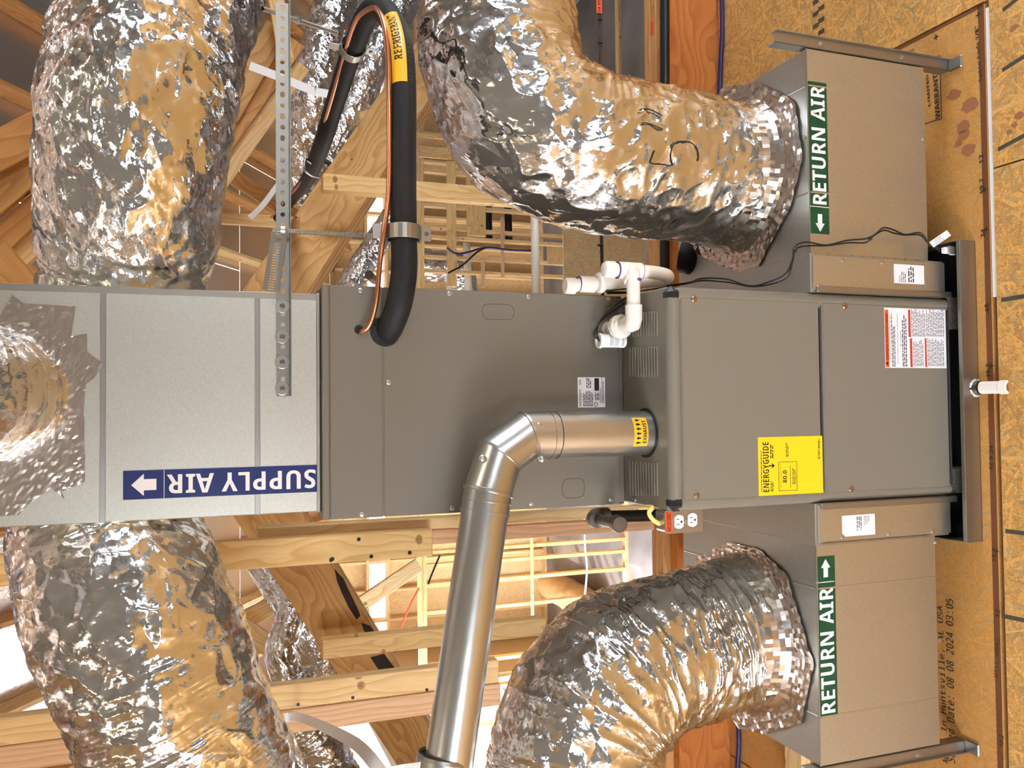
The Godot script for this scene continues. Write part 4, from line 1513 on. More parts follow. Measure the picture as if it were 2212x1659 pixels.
func ducts() -> void:
	# supply duct from the plenum's side over the drain pipes
	var o := thing("flexible_duct", "large crumpled foil supply duct leaving the plenum above the perforated strut", "duct", Vector3(0.7, 1.9, -0.4))
	var a := pz(275, 600, -0.46)
	var b := pz(285, 420, -0.36)
	var c := pz(300, 250, -0.33)
	var d := pz(335, 90, -0.40)
	var e := pz(400, -60, -0.56)
	part(o, "jacket", flex([[0.26, a.y + 0.01, -0.48, 0.185], [a.x + 0.03, a.y, a.z, 0.192], [b.x, b.y, b.z, 0.205], [c.x, c.y, c.z, 0.212], [d.x, d.y, d.z, 0.205], [e.x, e.y, e.z, 0.2], [e.x + 0.3, e.y - 0.08, e.z - 0.2, 0.2]], 260, 220, 3, 1.0, 0.35), M.foil_crisp)
	# supply duct on the other side
	o = thing("flexible_duct", "large crumpled foil supply duct leaving the plenum beside the knotty plank", "duct", Vector3(-0.8, 1.6, -0.4))
	a = pz(236, 1145, -0.46)
	b = pz(275, 1300, -0.38)
	c = pz(335, 1450, -0.34)
	d = pz(415, 1620, -0.34)
	e = pz(500, 1780, -0.36)
	part(o, "jacket", flex([[-0.262, a.y + 0.0, -0.48, 0.205], [a.x - 0.03, a.y, a.z, 0.212], [b.x, b.y, b.z, 0.215], [c.x, c.y, c.z, 0.212], [d.x, d.y, d.z, 0.208], [e.x, e.y, e.z, 0.205]], 260, 220, 17, 0.85, 0.5), M.foil)
	# supply duct on the plenum front, turning up out of view
	o = thing("flexible_duct", "foil supply duct taped to the plenum front and turning upwards", "duct", Vector3(0.02, 2.2, -0.1))
	a = pz(-22, 850, -0.25)
	part(o, "jacket", flex([[a.x, a.y, -0.262, 0.135], [a.x, a.y + 0.005, -0.18, 0.14], [a.x, a.y + 0.04, -0.09, 0.142], [a.x - 0.01, a.y + 0.13, -0.01, 0.14], [a.x - 0.02, a.y + 0.27, 0.04, 0.14], [a.x - 0.03, a.y + 0.42, 0.06, 0.14]], 150, 160, 29, 0.5, 0.9), M.foil)
	var zt := -0.249
	for t in [[[-10, 700], [8, 668], [26, 636], [50, 655], [163, 662], [152, 738], [110, 765], [40, 765], [-10, 760]],
			[[128, 735], [156, 726], [188, 721], [188, 760], [222, 785], [205, 815], [185, 830], [178, 920], [80, 915], [80, 770]],
			[[120, 905], [182, 900], [182, 960], [184, 1040], [160, 1042], [130, 1040], [60, 1090], [40, 1112], [-10, 1116], [-10, 950], [70, 910]],
			[[150, 1000], [184, 980], [180, 1044], [132, 1062], [140, 1078], [108, 1052]]]:
		part(o, "foil_tape", crumpled_patch(tape_poly(t, zt), at(Vector3(0, 0, zt)), 26, rng.randi() % 100, 0.0009), M.tape, "patch of wrinkled foil tape on the plenum")
	# return ducts rising from the boxes
	o = thing("flexible_duct", "foil return duct rising from the box on the drain side beside the black hose", "duct", Vector3(0.65, 0.487, -0.34))
	a = pz(1400, 348, -0.33)
	b = pz(1240, 318, -0.33)
	c = pz(1120, 235, -0.36)
	d = pz(1078, 110, -0.42)
	e = pz(1074, -60, -0.5)
	var jacket := flex([[0.648, 0.488, -0.335, 0.20], [0.65, 0.58, -0.335, 0.205], [a.x, a.y, a.z, 0.21], [b.x, b.y, b.z, 0.215], [c.x, c.y, c.z, 0.215], [d.x, d.y, d.z, 0.212], [e.x, e.y, e.z, 0.21], [e.x + 0.3, e.y - 0.02, e.z - 0.08, 0.21]], 280, 220, 41, 0.95, 0.3)
	part(o, "jacket", jacket, M.foil)
	part(o, "tape_skirt", skirt(Vector3(0.648, 0.489, -0.335), 0.205, 0.295, 5), M.tape, "ring of wrinkled foil tape at the box")
	for q in [[[1381, 238], [1390, 235], [1402, 236], [1416, 242], [1430, 250]], [[1387, 266], [1398, 266], [1412, 271], [1432, 280]], [[1414, 325], [1409, 338], [1406, 352], [1428, 355], [1452, 357], [1449, 344], [1449, 330], [1453, 316], [1462, 307], [1476, 305], [1490, 307], [1500, 314], [1507, 326], [1509, 338], [1507, 348]]]:
		var line := []
		for k in q:
			line.append(on_mesh(k[0], k[1], jacket))
		var pen := MB.new()
		pen.tube(curve(line, 4), 0.0016, 6)
		part(o, "pen_line", pen, M.ink, "black marker line on the foil")
	o = thing("flexible_duct", "pleated foil return duct rising from the box on the outlet side", "duct", Vector3(-0.66, 0.487, -0.33))
	a = pz(1490, 1392, -0.33)
	b = pz(1385, 1425, -0.31)
	c = pz(1290, 1500, -0.28)
	d = pz(1240, 1600, -0.26)
	e = pz(1225, 1740, -0.25)
	part(o, "jacket", flex([[-0.665, 0.488, -0.33, 0.20], [-0.665, 0.56, -0.33, 0.205], [a.x, a.y, a.z, 0.208], [b.x, b.y, b.z, 0.21], [c.x, c.y, c.z, 0.212], [d.x, d.y, d.z, 0.212], [e.x, e.y, e.z, 0.21]], 280, 220, 57, 0.6, 1.5), M.foil)
	part(o, "tape_skirt", skirt(Vector3(-0.665, 0.489, -0.33), 0.205, 0.29, 8), M.tape, "ring of wrinkled foil tape at the box")
	# ducts farther back
	background_duct("thin foil duct hanging behind the strut beside the black hose", [[735, -30, -4.9], [705, 90, -4.9], [672, 230, -4.9], [650, 340, -5.0], [640, 440, -5.1]], 0.175, 71)
	background_duct("thin foil duct behind the black hose along the laminated beam", [[880, -20, -5.3], [815, 110, -5.3], [770, 210, -5.35], [700, 350, -5.4]], 0.15, 73)
	background_duct("looped foil duct behind the laminated beam beside the knotty plank", [[560, 1170, -3.7], [620, 1250, -3.6], [632, 1320, -3.5], [606, 1400, -3.4], [618, 1460, -3.4], [655, 1475, -3.5]], 0.085, 75)
	background_duct("straight foil duct running down behind the looped duct", [[560, 1190, -4.1], [620, 1290, -3.9], [665, 1370, -3.8], [700, 1450, -3.8], [740, 1560, -3.7]], 0.12, 77)
	background_duct("foil duct behind the white hanger strap", [[640, 1540, -3.0], [690, 1610, -3.0], [735, 1700, -3.0]], 0.13, 79)
	background_duct("foil duct crossing behind the black hose near the far wall", [[850, 470, -6.2], [800, 545, -6.2], [765, 600, -6.2], [740, 680, -6.2]], 0.12, 81)
	background_duct("foil duct behind the stud partition near the far wall", [[880, 560, -8.6], [930, 575, -8.6], [985, 580, -8.7], [1000, 640, -8.8]], 0.2, 83)
	# cut end of a duct on the slab below
	var p := py(1190, 1262, SLAB + 0.2)
	var q := py(1290, 1318, SLAB + 0.2)
	var mb := flex([[p.x, p.y, p.z, 0.2], [lerpf(p.x, q.x, 0.5), p.y, lerpf(p.z, q.z, 0.5), 0.2], [q.x, q.y, q.z, 0.2]], 60, 60, 91, 0.4, 0.2)
	solo("duct_offcut", mb, M.kraft, "cut piece of brownish duct lying on the concrete slab below", "duct")

func skirt(c: Vector3, r0: float, r1: float, sd: int) -> MB:
	# strips of foil tape wrapped from the duct on to the flat top, with straight torn edges
	var rr := RandomNumberGenerator.new()
	rr.seed = sd
	var n1 := noise(FastNoiseLite.TYPE_CELLULAR, 60.0, sd)
	n1.cellular_return_type = FastNoiseLite.RETURN_DISTANCE2_SUB
	var n2 := noise(FastNoiseLite.TYPE_SIMPLEX, 22.0, sd + 3, 2)
	var mb := MB.new()
	var seg := 120
	var rows := 14
	var corners := []
	var w0 := rr.randf()
	for k in 10:
		var w := TAU * (k + w0 + rr.randf_range(-0.25, 0.25)) / 10
		corners.append([w, Vector2(cos(w), sin(w)) * r1 * rr.randf_range(0.84, 1.06)])
	var edge := []
	for j in seg:
		var w := TAU * j / seg
		var ray2 := Vector2(cos(w), sin(w))
		var best := r1
		for k in 10:
			var hit = Geometry2D.segment_intersects_segment(Vector2.ZERO, ray2 * 2.0, corners[k][1], corners[(k + 1) % 10][1])
			if hit != null:
				best = hit.length()
		edge.append(maxf(best + rr.randf_range(-0.002, 0.002), r0 + 0.02))
	for i in rows:
		for j in seg:
			var q := []
			for m in [[0, 0], [1, 0], [1, 1], [0, 1]]:
				var t := float(i + m[1]) / rows
				var jj: int = (j + m[0]) % seg
				var w: float = TAU * jj / seg
				var reach: float = minf(edge[jj], 0.318 / maxf(absf(sin(w)), 0.01))
				var f := clampf(t * 1.4 - 0.4, 0, 1)
				var rad := lerpf(r0 - 0.008 + 0.014 * clampf(t * 3.5, 0, 1), reach, f)
				var y := 0.1 * pow(1.0 - clampf(t * 2.2, 0, 1), 1.6) + 0.0012
				var p := c + Vector3(cos(w) * rad, y, sin(w) * rad)
				var h := ((n1.get_noise_3dv(p) + 1.0) * 0.0035 + absf(n2.get_noise_3dv(p)) * 0.007) * (1.0 if t > 0.05 else 0.2)
				q.append(p + (Vector3.UP * smoothstep(0.2, 0.5, t) + Vector3(cos(w), 0, sin(w)) * (1.0 - smoothstep(0.2, 0.6, t))) * h)
			var nr: Vector3 = (q[1] - q[0]).cross(q[3] - q[0]).normalized()
			if nr.dot(Vector3.UP + Vector3(cos(TAU * j / seg), 0, sin(TAU * j / seg))) < 0:
				nr = -nr
			mb.face(q[0], q[1], q[2], q[3], nr)
	return mb

# nearest point of a mesh on the sight line through a photograph pixel
func on_mesh(x: float, y: float, mb: MB) -> Vector3:
	var d := ray(x, y).normalized()
	var best := 1e9
	for p in mb.v:
		var q := p - CAM
		var t := q.dot(d)
		if t < best and (q - d * t).length_squared() < 0.000036:
			best = t
	return CAM + d * (best - 0.0012)

func background_duct(label: String, px: Array, r: float, sd: int) -> void:
	var ctrl := []
	for a in px:
		var p := pz(a[0], a[1], a[2])
		ctrl.append([p.x, p.y, p.z, r])
	solo("flexible_duct", flex(ctrl, 130, 90, sd, 0.75, 0.9), M.foil_rough, label, "duct")

# ---------- pan, pads, vent, refrigerant, drains, electrics ----------
func pan_and_pads() -> void:
	var o := thing("drain_pan", "shallow galvanized drain pan under the furnace and filter racks", "pan", Vector3(0.015, 0.0, -0.4))
	var x0 := -0.386
	var x1 := 0.417
	var zf := 0.047
	var zb := -0.78
	var h := 0.055
	var mb := MB.new()
	mb.span(Vector3(x0, 0.001, zb), Vector3(x1, 0.003, zf), 0.0)
	part(o, "bottom", mb, M.rubber, "black bottom of the pan")  # bottom coloured black all over, unlike the galvanized walls
	mb = MB.new()
	mb.span(Vector3(x0, 0.001, zf - 0.002), Vector3(x1, h, zf), 0.0008)
	mb.span(Vector3(x0, h - 0.002, zf - 0.012), Vector3(x1, h + 0.001, zf), 0.0008)
	part(o, "front_wall", mb, M.galv_dull)
	for x in [x0, x1]:
		mb = MB.new()
		mb.span(Vector3(x - 0.001, 0.001, zb), Vector3(x + 0.001, h, zf), 0.0005)
		part(o, "side_wall", mb, M.galv_dull)
	mb = MB.new()
	mb.span(Vector3(x0, 0.001, zb), Vector3(x1, h, zb + 0.002), 0.0008)
	part(o, "back_wall", mb, M.galv_dull)
	# grey foam blocks carrying the furnace
	var k := 0
	for q in [[0.185, 0.272, -0.12, -0.004, "under the corner beside the warning sheet"], [-0.262, -0.192, -0.12, -0.004, "under the corner beside the outlet box"], [0.15, 0.26, -0.7, -0.58, "at the back corner on the drain side"], [-0.26, -0.15, -0.7, -0.58, "at the back corner on the outlet side"]]:
		mb = MB.new()
		mb.span(Vector3(q[0], 0.003, q[2]), Vector3(q[1], 0.047, q[3]), 0.003)
		solo("foam_block", mb, M.foam, "grey rough foam block in the pan %s" % q[4], "foam block", "foam blocks carrying the furnace")
	# white drain fitting through the pan's front wall
	var f := thing("drain_fitting", "short white plastic drain pipe sticking out of the pan front", "pipe", pz(2130, 838, 0.08))
	var c := pz(2108, 838, zf)
	mb = MB.new()
	mb.lathe(along(c, Vector3(0, -0.15, 1)), [[0.019, 0.0], [0.019, 0.012], [0.013, 0.013], [0.013, 0.02]], 20)
	part(f, "metal_ferrule", mb, M.steel)
	mb = MB.new()
	mb.lathe(along(c + Vector3(0, -0.002, 0.016), Vector3(0, -0.15, 1)), [[0.012, 0.0], [0.0165, 0.0], [0.0165, 0.05], [0.018, 0.052], [0.018, 0.072], [0.013, 0.074], [0.011, 0.06], [0.0, 0.06]], 24)
	part(f, "pipe", mb, M.pvc)
	mb = MB.new()
	for j in 26:
		var w := TAU * j / 26 + rng.randf()
		mb.box(Transform3D(Basis(Vector3(0, 0, 1), rng.randf() * 3), c + Vector3(cos(w) * 0.021, sin(w) * 0.021, 0.002)), Vector3(0.007, 0.005, 0.004), 0.001)
	part(f, "sealant", mb, M.rubble)
	# float switch hanging on the pan wall
	var s := thing("float_switch", "small white float switch clipped to the pan corner", "switch", pz(2050, 540, zf - 0.02))
	var p := pz(2045, 541, 0.02)
	mb = MB.new()
	mb.span(p + Vector3(-0.008, -0.012, -0.008), p + Vector3(0.008, 0.012, 0.006), 0.002)
	mb.span(p + Vector3(-0.011, -0.03, -0.006), p + Vector3(0.011, -0.012, 0.004), 0.002)
	part(s, "body", mb, M.white)
	mb = MB.new()
	mb.span(p + Vector3(-0.01, -0.036, 0.004), p + Vector3(0.01, 0.004, 0.012), 0.001)
	part(s, "clip", mb, M.zinc)
	# white paper tag on the wire
	var t := thing("paper_tag", "white paper tag tied to the black wire by the pan", "tag", pz(2030, 520, 0.03))
	var a := pz(2012, 529, 0.03)
	var b := pz(2050, 503, 0.045)
	var d := (b - a).normalized()
	var n := (CAM - a).normalized()
	n = (n - d * n.dot(d)).normalized()
	mb = MB.new()
	mb.box(Transform3D(Basis(d, n.cross(d), n), (a + b) * 0.5), Vector3(a.distance_to(b), 0.018, 0.0006), 0.0)
	part(t, "paper", mb, M.paper)
	small_print(t, Transform3D(Basis(d, n.cross(d), n), a + n.cross(d) * 0.006 + d * 0.01 + n * 0.0005), 0.032, 4, 0.004, 0.0016, M.ink_grey)

func ring(mb: MB, c: Vector3, d: Vector3, r: float, w: float, th: float) -> void:
	mb.lathe(along(c - d.normalized() * w * 0.5, d), [[r, 0.0], [r + th, w * 0.2], [r + th, w * 0.8], [r, w]], 32)

func vent_pipe() -> void:
	var o := thing("vent_pipe", "silver metal exhaust vent pipe with two elbows rising from the furnace top", "pipe", Vector3(-0.083, 0.915, -0.12))
	var base := py(1395, 935, 0.915)
	base = Vector3(base.x, 0.915, base.z)
	var R := 0.0545
	var zc := base.z
	var top1 := Vector3(base.x, pz(1195, 935, zc).y, zc)
	var e0 := Vector3(base.x, pz(1140, 940, zc).y, zc)
	var e1 := pz(1078, 985, zc + 0.005)
	var e2 := pz(1054, 1062, zc + 0.015)
	var end := pz(962, 1700, zc + 0.05)
	var d2 := (end - e2).normalized()
	var mb := MB.new()
	mb.lathe(at(base), [[R + 0.007, 0.0005], [R + 0.007, 0.003], [R, 0.0035]], 40)
	part(o, "black_seal", mb, M.black_plastic, "black seal ring at the furnace top")
	mb = MB.new()
	mb.tube([base, top1], R, 48)
	part(o, "riser", mb, M.pipe)
	# first elbow: three mitred gores
	var up1 := (top1 - base).normalized()
	var d01 := (e1 - e0).normalized()
	var d12 := (e2 - e1).normalized()
	var sections := [top1, e0, e1, e2]
	var cuts := [up1, (up1 + d01).normalized(), (d01 + d12).normalized(), (d12 + d2).normalized()]
	for k in 3:
		mb = MB.new()
		mb.gore(sections[k], sections[k + 1], cuts[k], cuts[k + 1], R + 0.0012)
		part(o, "elbow_section", mb, M.pipe)
	for q in [[e0, cuts[1]], [e1, cuts[2]], [e2, cuts[3]]]:
		mb = MB.new()
		ring(mb, q[0], q[1], R + 0.0005, 0.009, 0.004)
		part(o, "seam_bead", mb, M.pipe)
	for q in [[top1 + up1 * 0.012, up1], [top1 - up1 * 0.006, up1], [e2 + d2 * 0.022, d2], [e2 + d2 * 0.046, d2]]:
		mb = MB.new()
		ring(mb, q[0], q[1], R + 0.0005, 0.006, 0.0028)
		part(o, "seam_bead", mb, M.pipe)
	mb = MB.new()
	mb.gore(e2, e2 + d2 * 0.05, cuts[3], d2, R + 0.0012)
	part(o, "connector", mb, M.pipe)
	mb = MB.new()
	mb.tube([e2 + d2 * 0.045, e2 + d2 * 0.06, end], [R + 0.0035, R, R], 48)
	part(o, "long_run", mb, M.pipe)
	for q in [[1163, 920], [1170, 992], [1041, 990]]:
		var dd := CAM - pz(q[0], q[1], zc)
		var pp := pz(q[0], q[1], zc + R * 0.86)
		mb = MB.new()
		mb.lathe(along(pp, dd), [[0.009, -0.006], [0.0075, 0.0005], [0.003, 0.002], [0.0, 0.003]], 16, true)
		part(o, "rivet", mb, M.zinc)
	# curved yellow sticker
	var bend := PipeBend.new()
	bend.centre = Vector3(base.x, 0, zc)
	bend.radius = R
	var y0 := 0.938
	var y1 := 0.976
	var wmin := -0.032
	var wmax := 0.042
	mb = MB.new()
	for k in 16:
		var xa := lerpf(wmin, wmax, k / 16.0)
		var xb := lerpf(wmin, wmax, (k + 1) / 16.0)
		var A: Transform3D = bend.surface(xa, y0)
		var B: Transform3D = bend.surface(xb, y0)
		var C: Transform3D = bend.surface(xb, y1)
		var D: Transform3D = bend.surface(xa, y1)
		mb.face(A.origin - A.basis.z * 0.0006, B.origin - B.basis.z * 0.0006, C.origin - C.basis.z * 0.0006, D.origin - D.basis.z * 0.0006, ((A.basis.z + B.basis.z) * 0.5).normalized())
	var st := part(o, "exhaust_label", mb, M.yellow_tape, "yellow exhaust sticker with black arrows")
	bend.off = Vector2(wmin + 0.009, y0 + 0.004)
	text(st, "EXHAUST", Transform3D(), 0.057, 0.0105, M.ink, true, false, false, bend)
	for k in 6:
		var cx := wmin + 0.01 + k * 0.0112
		mb = MB.new()
		var A: Transform3D = bend.surface(cx, y0 + 0.020)
		mb.plate(Transform3D(A.basis, A.origin), PackedVector2Array([Vector2(-0.0016, 0), Vector2(0.0016, 0), Vector2(0.0016, 0.006), Vector2(0.0042, 0.006), Vector2(0, 0.013), Vector2(-0.0042, 0.006), Vector2(-0.0016, 0.006)]), 0.0002)
		part(st, "arrow", mb, M.ink)
	# strap that hangs the long run from the timbers
	var cl := pz(958, 1648, zc + 0.045)
	var h := thing("pipe_hanger", "curved metal hanger band round the long vent pipe", "hanger", cl)
	mb = MB.new()
	ring(mb, cl, d2, R + 0.004, 0.038, 0.003)
	part(h, "band", mb, M.galv_dull)
	mb = MB.new()
	var ear := cl + Vector3(0.0, R + 0.004, 0)
	mb.ribbon([ear + Vector3(0.0, -0.012, 0.02), ear + Vector3(0, 0.03, 0.018), ear + Vector3(-0.005, 0.085, 0.01), ear + Vector3(-0.02, 0.13, 0.0)], d2, 0.036, 0.003)
	part(h, "ear", mb, M.galv_dull)
	var s0 := pz(614, 1551, -1.54)
	var s1 := pz(640, 1548, -1.5)
	var s2 := pz(690, 1566, -1.2)
	var s3 := pz(770, 1608, -0.6)
	var s4 := ear + Vector3(-0.005, 0.075, 0.012)
	mb = MB.new()
	mb.ribbon(curve([s0, s1, s2, s3, s4], 6), (s4 - s1).cross(CAM - s2), 0.032, 0.0016)
	solo("hanger_strap", mb, M.white, "white plastic strap from the double timber to the vent pipe hanger", "strap")

func hose_curve() -> Array:
	return curve([pz(838, 716, -0.25), pz(846, 700, -0.215), pz(862, 655, -0.18), pz(873, 585, -0.175), pz(872, 500, -0.175), pz(871, 400, -0.175), pz(871, 290, -0.175), pz(871, 190, -0.185), pz(866, 110, -0.21), pz(850, 52, -0.28), pz(823, 18, -0.4), pz(795, 30, -0.5), pz(772, 80, -0.62), pz(750, 140, -0.78), pz(720, 235, -1.05), pz(692, 322, -1.35), pz(662, 392, -2.1), pz(634, 426, -3.2), pz(600, 470, -3.8)], 10)

func refrigerant() -> void:
	var path := hose_curve()
	var R := 0.0305
	var o := thing("refrigerant_hose", "thick black insulated refrigerant line looping out of the coil cabinet with a yellow sticker", "hose", pz(838, 716, -0.235))
	var mb := MB.new()
	mb.tube(path, R, 32)
	part(o, "insulation", mb, M.rubber)
	# yellow sticker wrapped on the level run
	var p0 := pz(886, 178, -0.16)
	var p1 := pz(868, 30, -0.2)
	var axis := []
	for q in path:
		if q.x > p0.x - 0.006 and axis.size() < 30 and (q.z > -0.28):
			axis.append(q)
	var lens := [0.0]
	for k in range(1, axis.size()):
		lens.append(lens[k - 1] + axis[k].distance_to(axis[k - 1]))
	var whole: float = lens[-1]
	var wrap := HoseBend.new()
	wrap.axis = axis
	wrap.lens = lens
	wrap.radius = R
	mb = MB.new()
	var NX := 30
	for i in NX:
		for j in 6:
			var A: Transform3D = wrap.surface(whole * i / NX, j / 6.0)
			var B: Transform3D = wrap.surface(whole * (i + 1) / NX, j / 6.0)
			var C: Transform3D = wrap.surface(whole * (i + 1) / NX, (j + 1) / 6.0)
			var D: Transform3D = wrap.surface(whole * i / NX, (j + 1) / 6.0)
			mb.face(A.origin - A.basis.z * 0.0006, B.origin - B.basis.z * 0.0006, C.origin - C.basis.z * 0.0006, D.origin - D.basis.z * 0.0006, ((A.basis.z + C.basis.z) * 0.5).normalized())
	var st := part(o, "refrigerant_label", mb, M.yellow_tape, "yellow refrigerant sticker with black letters")
	wrap.off = Vector2(0.055, 0.24)
	wrap.up_by = 24.0
	text(st, "REFRIGERANT", Transform3D(), minf(0.15, whole - 0.06), 0.0215, M.ink, true, false, false, wrap)
	var low := HoseBend.new()
	low.axis = axis
	low.lens = lens
	low.radius = R
	low.from = -0.62
	low.to = -0.22
	low.up_by = 80.0
	text(o, "AEROFLEX EPDM", Transform3D(), minf(0.15, whole), 0.0105, M.rubber_print, false, false, false, low)
	# copper liquid line beside it
	mb = MB.new()
	mb.tube(curve([pz(776, 714, -0.25), pz(782, 716, -0.225), pz(795, 706, -0.212), pz(806, 680, -0.2), pz(814, 640, -0.19), pz(820, 570, -0.18), pz(829, 500, -0.165), pz(839, 420, -0.165), pz(841, 320, -0.165), pz(840, 210, -0.165), pz(838, 130, -0.175), pz(830, 55, -0.2), pz(813, 19, -0.26), pz(792, 22, -0.36), pz(773, 38, -0.46), pz(760, 66, -0.55), pz(748, 105, -0.66), pz(735, 150, -0.78), pz(706, 250, -1.06), pz(682, 328, -1.38), pz(650, 395, -2.1), pz(620, 428, -3.2), pz(586, 470, -3.8)], 8), 0.0062, 14)
	solo("copper_line", mb, M.copper, "thin bare copper line running beside the black hose", "pipe")
	# hangers: perforated strut, rods, clamps
	var s := thing("perforated_strut", "perforated steel angle strut screwed across the plenum bottom", "strut", pz(612, 430, -0.243))
	var a := pz(612, 856, -0.246)
	var b := pz(612, 6, -0.246)
	var len := b.x - a.x
	var slots := []
	var n := 36
	for k in n:
		slots.append([len * (k + 0.5) / n, 0.0016 if k % 2 else 0.0, 0.0052])
	mb = MB.new()
	mb.slotted(Transform3D(Basis(), Vector3(a.x, a.y, -0.248)), len, 0.03, slots, 0.002)
	part(s, "web", mb, M.strut)
	mb = MB.new()
	mb.span(Vector3(a.x, a.y - 0.0165, -0.248), Vector3(b.x, a.y - 0.014, -0.226), 0.0008)
	part(s, "lower_flange", mb, M.strut)
	for y in [661, 727, 782, 839]:
		var c := pz(610, y, -0.244)
		mb = MB.new()
		mb.lathe(Transform3D(Basis(Vector3.RIGHT, Vector3.BACK, Vector3(0, -1, 0)), Vector3(c.x, c.y, -0.246)), [[0.0158, 0.0], [0.0158, 0.0016], [0.0148, 0.002], [0.0, 0.002]], 28)
		var wsh := part(s, "washer", mb, M.zinc)
		inst(wsh, "screw", hex_mesh, M.steel, at(Vector3(c.x, c.y, -0.244)))
	# slotted brace from the plenum corner to the strut
	var br := thing("slotted_brace", "slotted galvanized brace between plenum corner and strut", "bracket", pz(590, 560, -0.26))
	var t0 := pz(585, 628, -0.252)
	var t1 := pz(604, 502, -0.245)
	var d := (t1 - t0).normalized()
	var nn := Vector3(0, 0.35, 0.94)
	nn = (nn - d * nn.dot(d)).normalized()
	var BL := t0.distance_to(t1)
	var side := nn.cross(d)
	mb = MB.new()
	for s2 in [-1.0, 1.0]:
		mb.box(Transform3D(Basis(d, side, nn), (t0 + t1) * 0.5 + side * s2 * 0.0135), Vector3(BL, 0.011, 0.0018), 0.0004)
	for k in 23:
		mb.box(Transform3D(Basis(d, side, nn), t0 + d * (BL * k / 22.0)), Vector3(0.0034, 0.017, 0.0018), 0.0004)
	part(br, "plate", mb, M.galv_dull)
	mb = MB.new()
	mb.tube([pz(809, 605, -0.72), pz(797, 594, -0.56)], 0.0125, 16)
	solo("capped_stub", mb, M.steel, "short brown capped pipe stub behind the copper line", "pipe")
	# vertical rod with clamp
	var rod_top := pz(588, 497, -0.215)
	var rod_bot := pz(814, 499, -0.215)
	rod_bot.x = rod_top.x
	rod_with_clamp("straight threaded rod hanging from the strut to the hose clamp", rod_top, rod_bot, pz(610, 497, -0.215))
	hose_clamp("galvanized clamp round the level run of the black hose", pz(871, 503, -0.175), Vector3.RIGHT, 0.0385)
	var q0 := pz(566, 18, -0.24)
	var q1 := pz(728, 72, -0.6)
	rod_with_clamp("slanting threaded rod from the strut end to the second hose clamp", q0, q1, q0.lerp(q1, 0.42))
	var ax := (path[150] - path[140]).normalized() as Vector3
	hose_clamp("galvanized clamp round the returning part of the black hose", pz(762, 104, -0.68), (pz(750, 140, -0.78) - pz(772, 80, -0.62)).normalized(), 0.036)
	mb = MB.new()
	mb.tube(curve([pz(672, 352, -1.5), pz(660, 345, -1.45), pz(658, 365, -1.45), pz(672, 378, -1.5), pz(690, 382, -1.55)], 6), 0.006, 8)
	solo("pipe_hook", mb, M.zinc, "bent wire hook holding the far end of the black hose", "hook")

func rod_with_clamp(label: String, a: Vector3, b: Vector3, nut: Vector3) -> void:
	var o := thing("threaded_rod", label, "rod", b)
	var d := (b - a).normalized()
	var L := a.distance_to(b)
	var mb := MB.new()
	var prof := []
	var k := 0
	var y := 0.0
	while y < L:
		prof.append([0.0047 if k % 2 else 0.0056, y])
		y += 0.0022
		k += 1
	prof.append([0.005, L])
	mb.lathe(along(a, d), prof, 10)
	part(o, "rod", mb, M.zinc)
	for c in [nut, b - d * 0.006]:
		mb = MB.new()
		mb.lathe(along(c - d * 0.004, d), [[0.0, 0.0], [0.0105, 0.0], [0.0105, 0.009], [0.0, 0.009]], 6)
		part(o, "nut", mb, M.zinc)

func hose_clamp(label: String, c: Vector3, d: Vector3, r: float) -> void:
	var o := thing("hose_clamp", label, "clamp", c)
	d = d.normalized()
	var u := (Vector3.UP - d * d.y).normalized()
	var n := d.cross(u)
	if n.z < 0:
		n = -n
	var pts := []
	pts.append(c + u * (r + 0.032) + n * 0.002)
	pts.append(c + u * (r + 0.004) + n * 0.003)
	for k in 13:
		var w := PI * 0.5 - PI * k / 12.0
		pts.append(c + (u * sin(w) + n * cos(w)) * r)
	pts.append(c - u * (r + 0.004) + n * 0.003)
	pts.append(c - u * (r + 0.026) + n * 0.002)
	var mb := MB.new()
	mb.ribbon(pts, d, 0.034, 0.0026)
	part(o, "band", mb, M.galv_dull)
	var pts2 := []
	for k in 13:
		var w := PI * 0.5 + PI * k / 12.0
		pts2.append(c + (u * sin(w) + n * cos(w)) * r)
	mb = MB.new()
	mb.ribbon(pts2, d, 0.034, 0.0026)
	part(o, "back_band", mb, M.galv_dull)
	mb = MB.new()
	mb.lathe(along(c - u * (r + 0.016) + n * 0.003, n), [[0.0, 0.0], [0.0055, 0.0], [0.0055, 0.003], [0.0, 0.003]], 6)
	part(o, "bolt", mb, M.steel)

func pvc_run(o: Node, called: String, pts: Array, r: float, mat: Material = null) -> void:
	var mb := MB.new()
	mb.tube(pts, r, 28)
	part(o, called, mb, mat if mat else M.pvc)

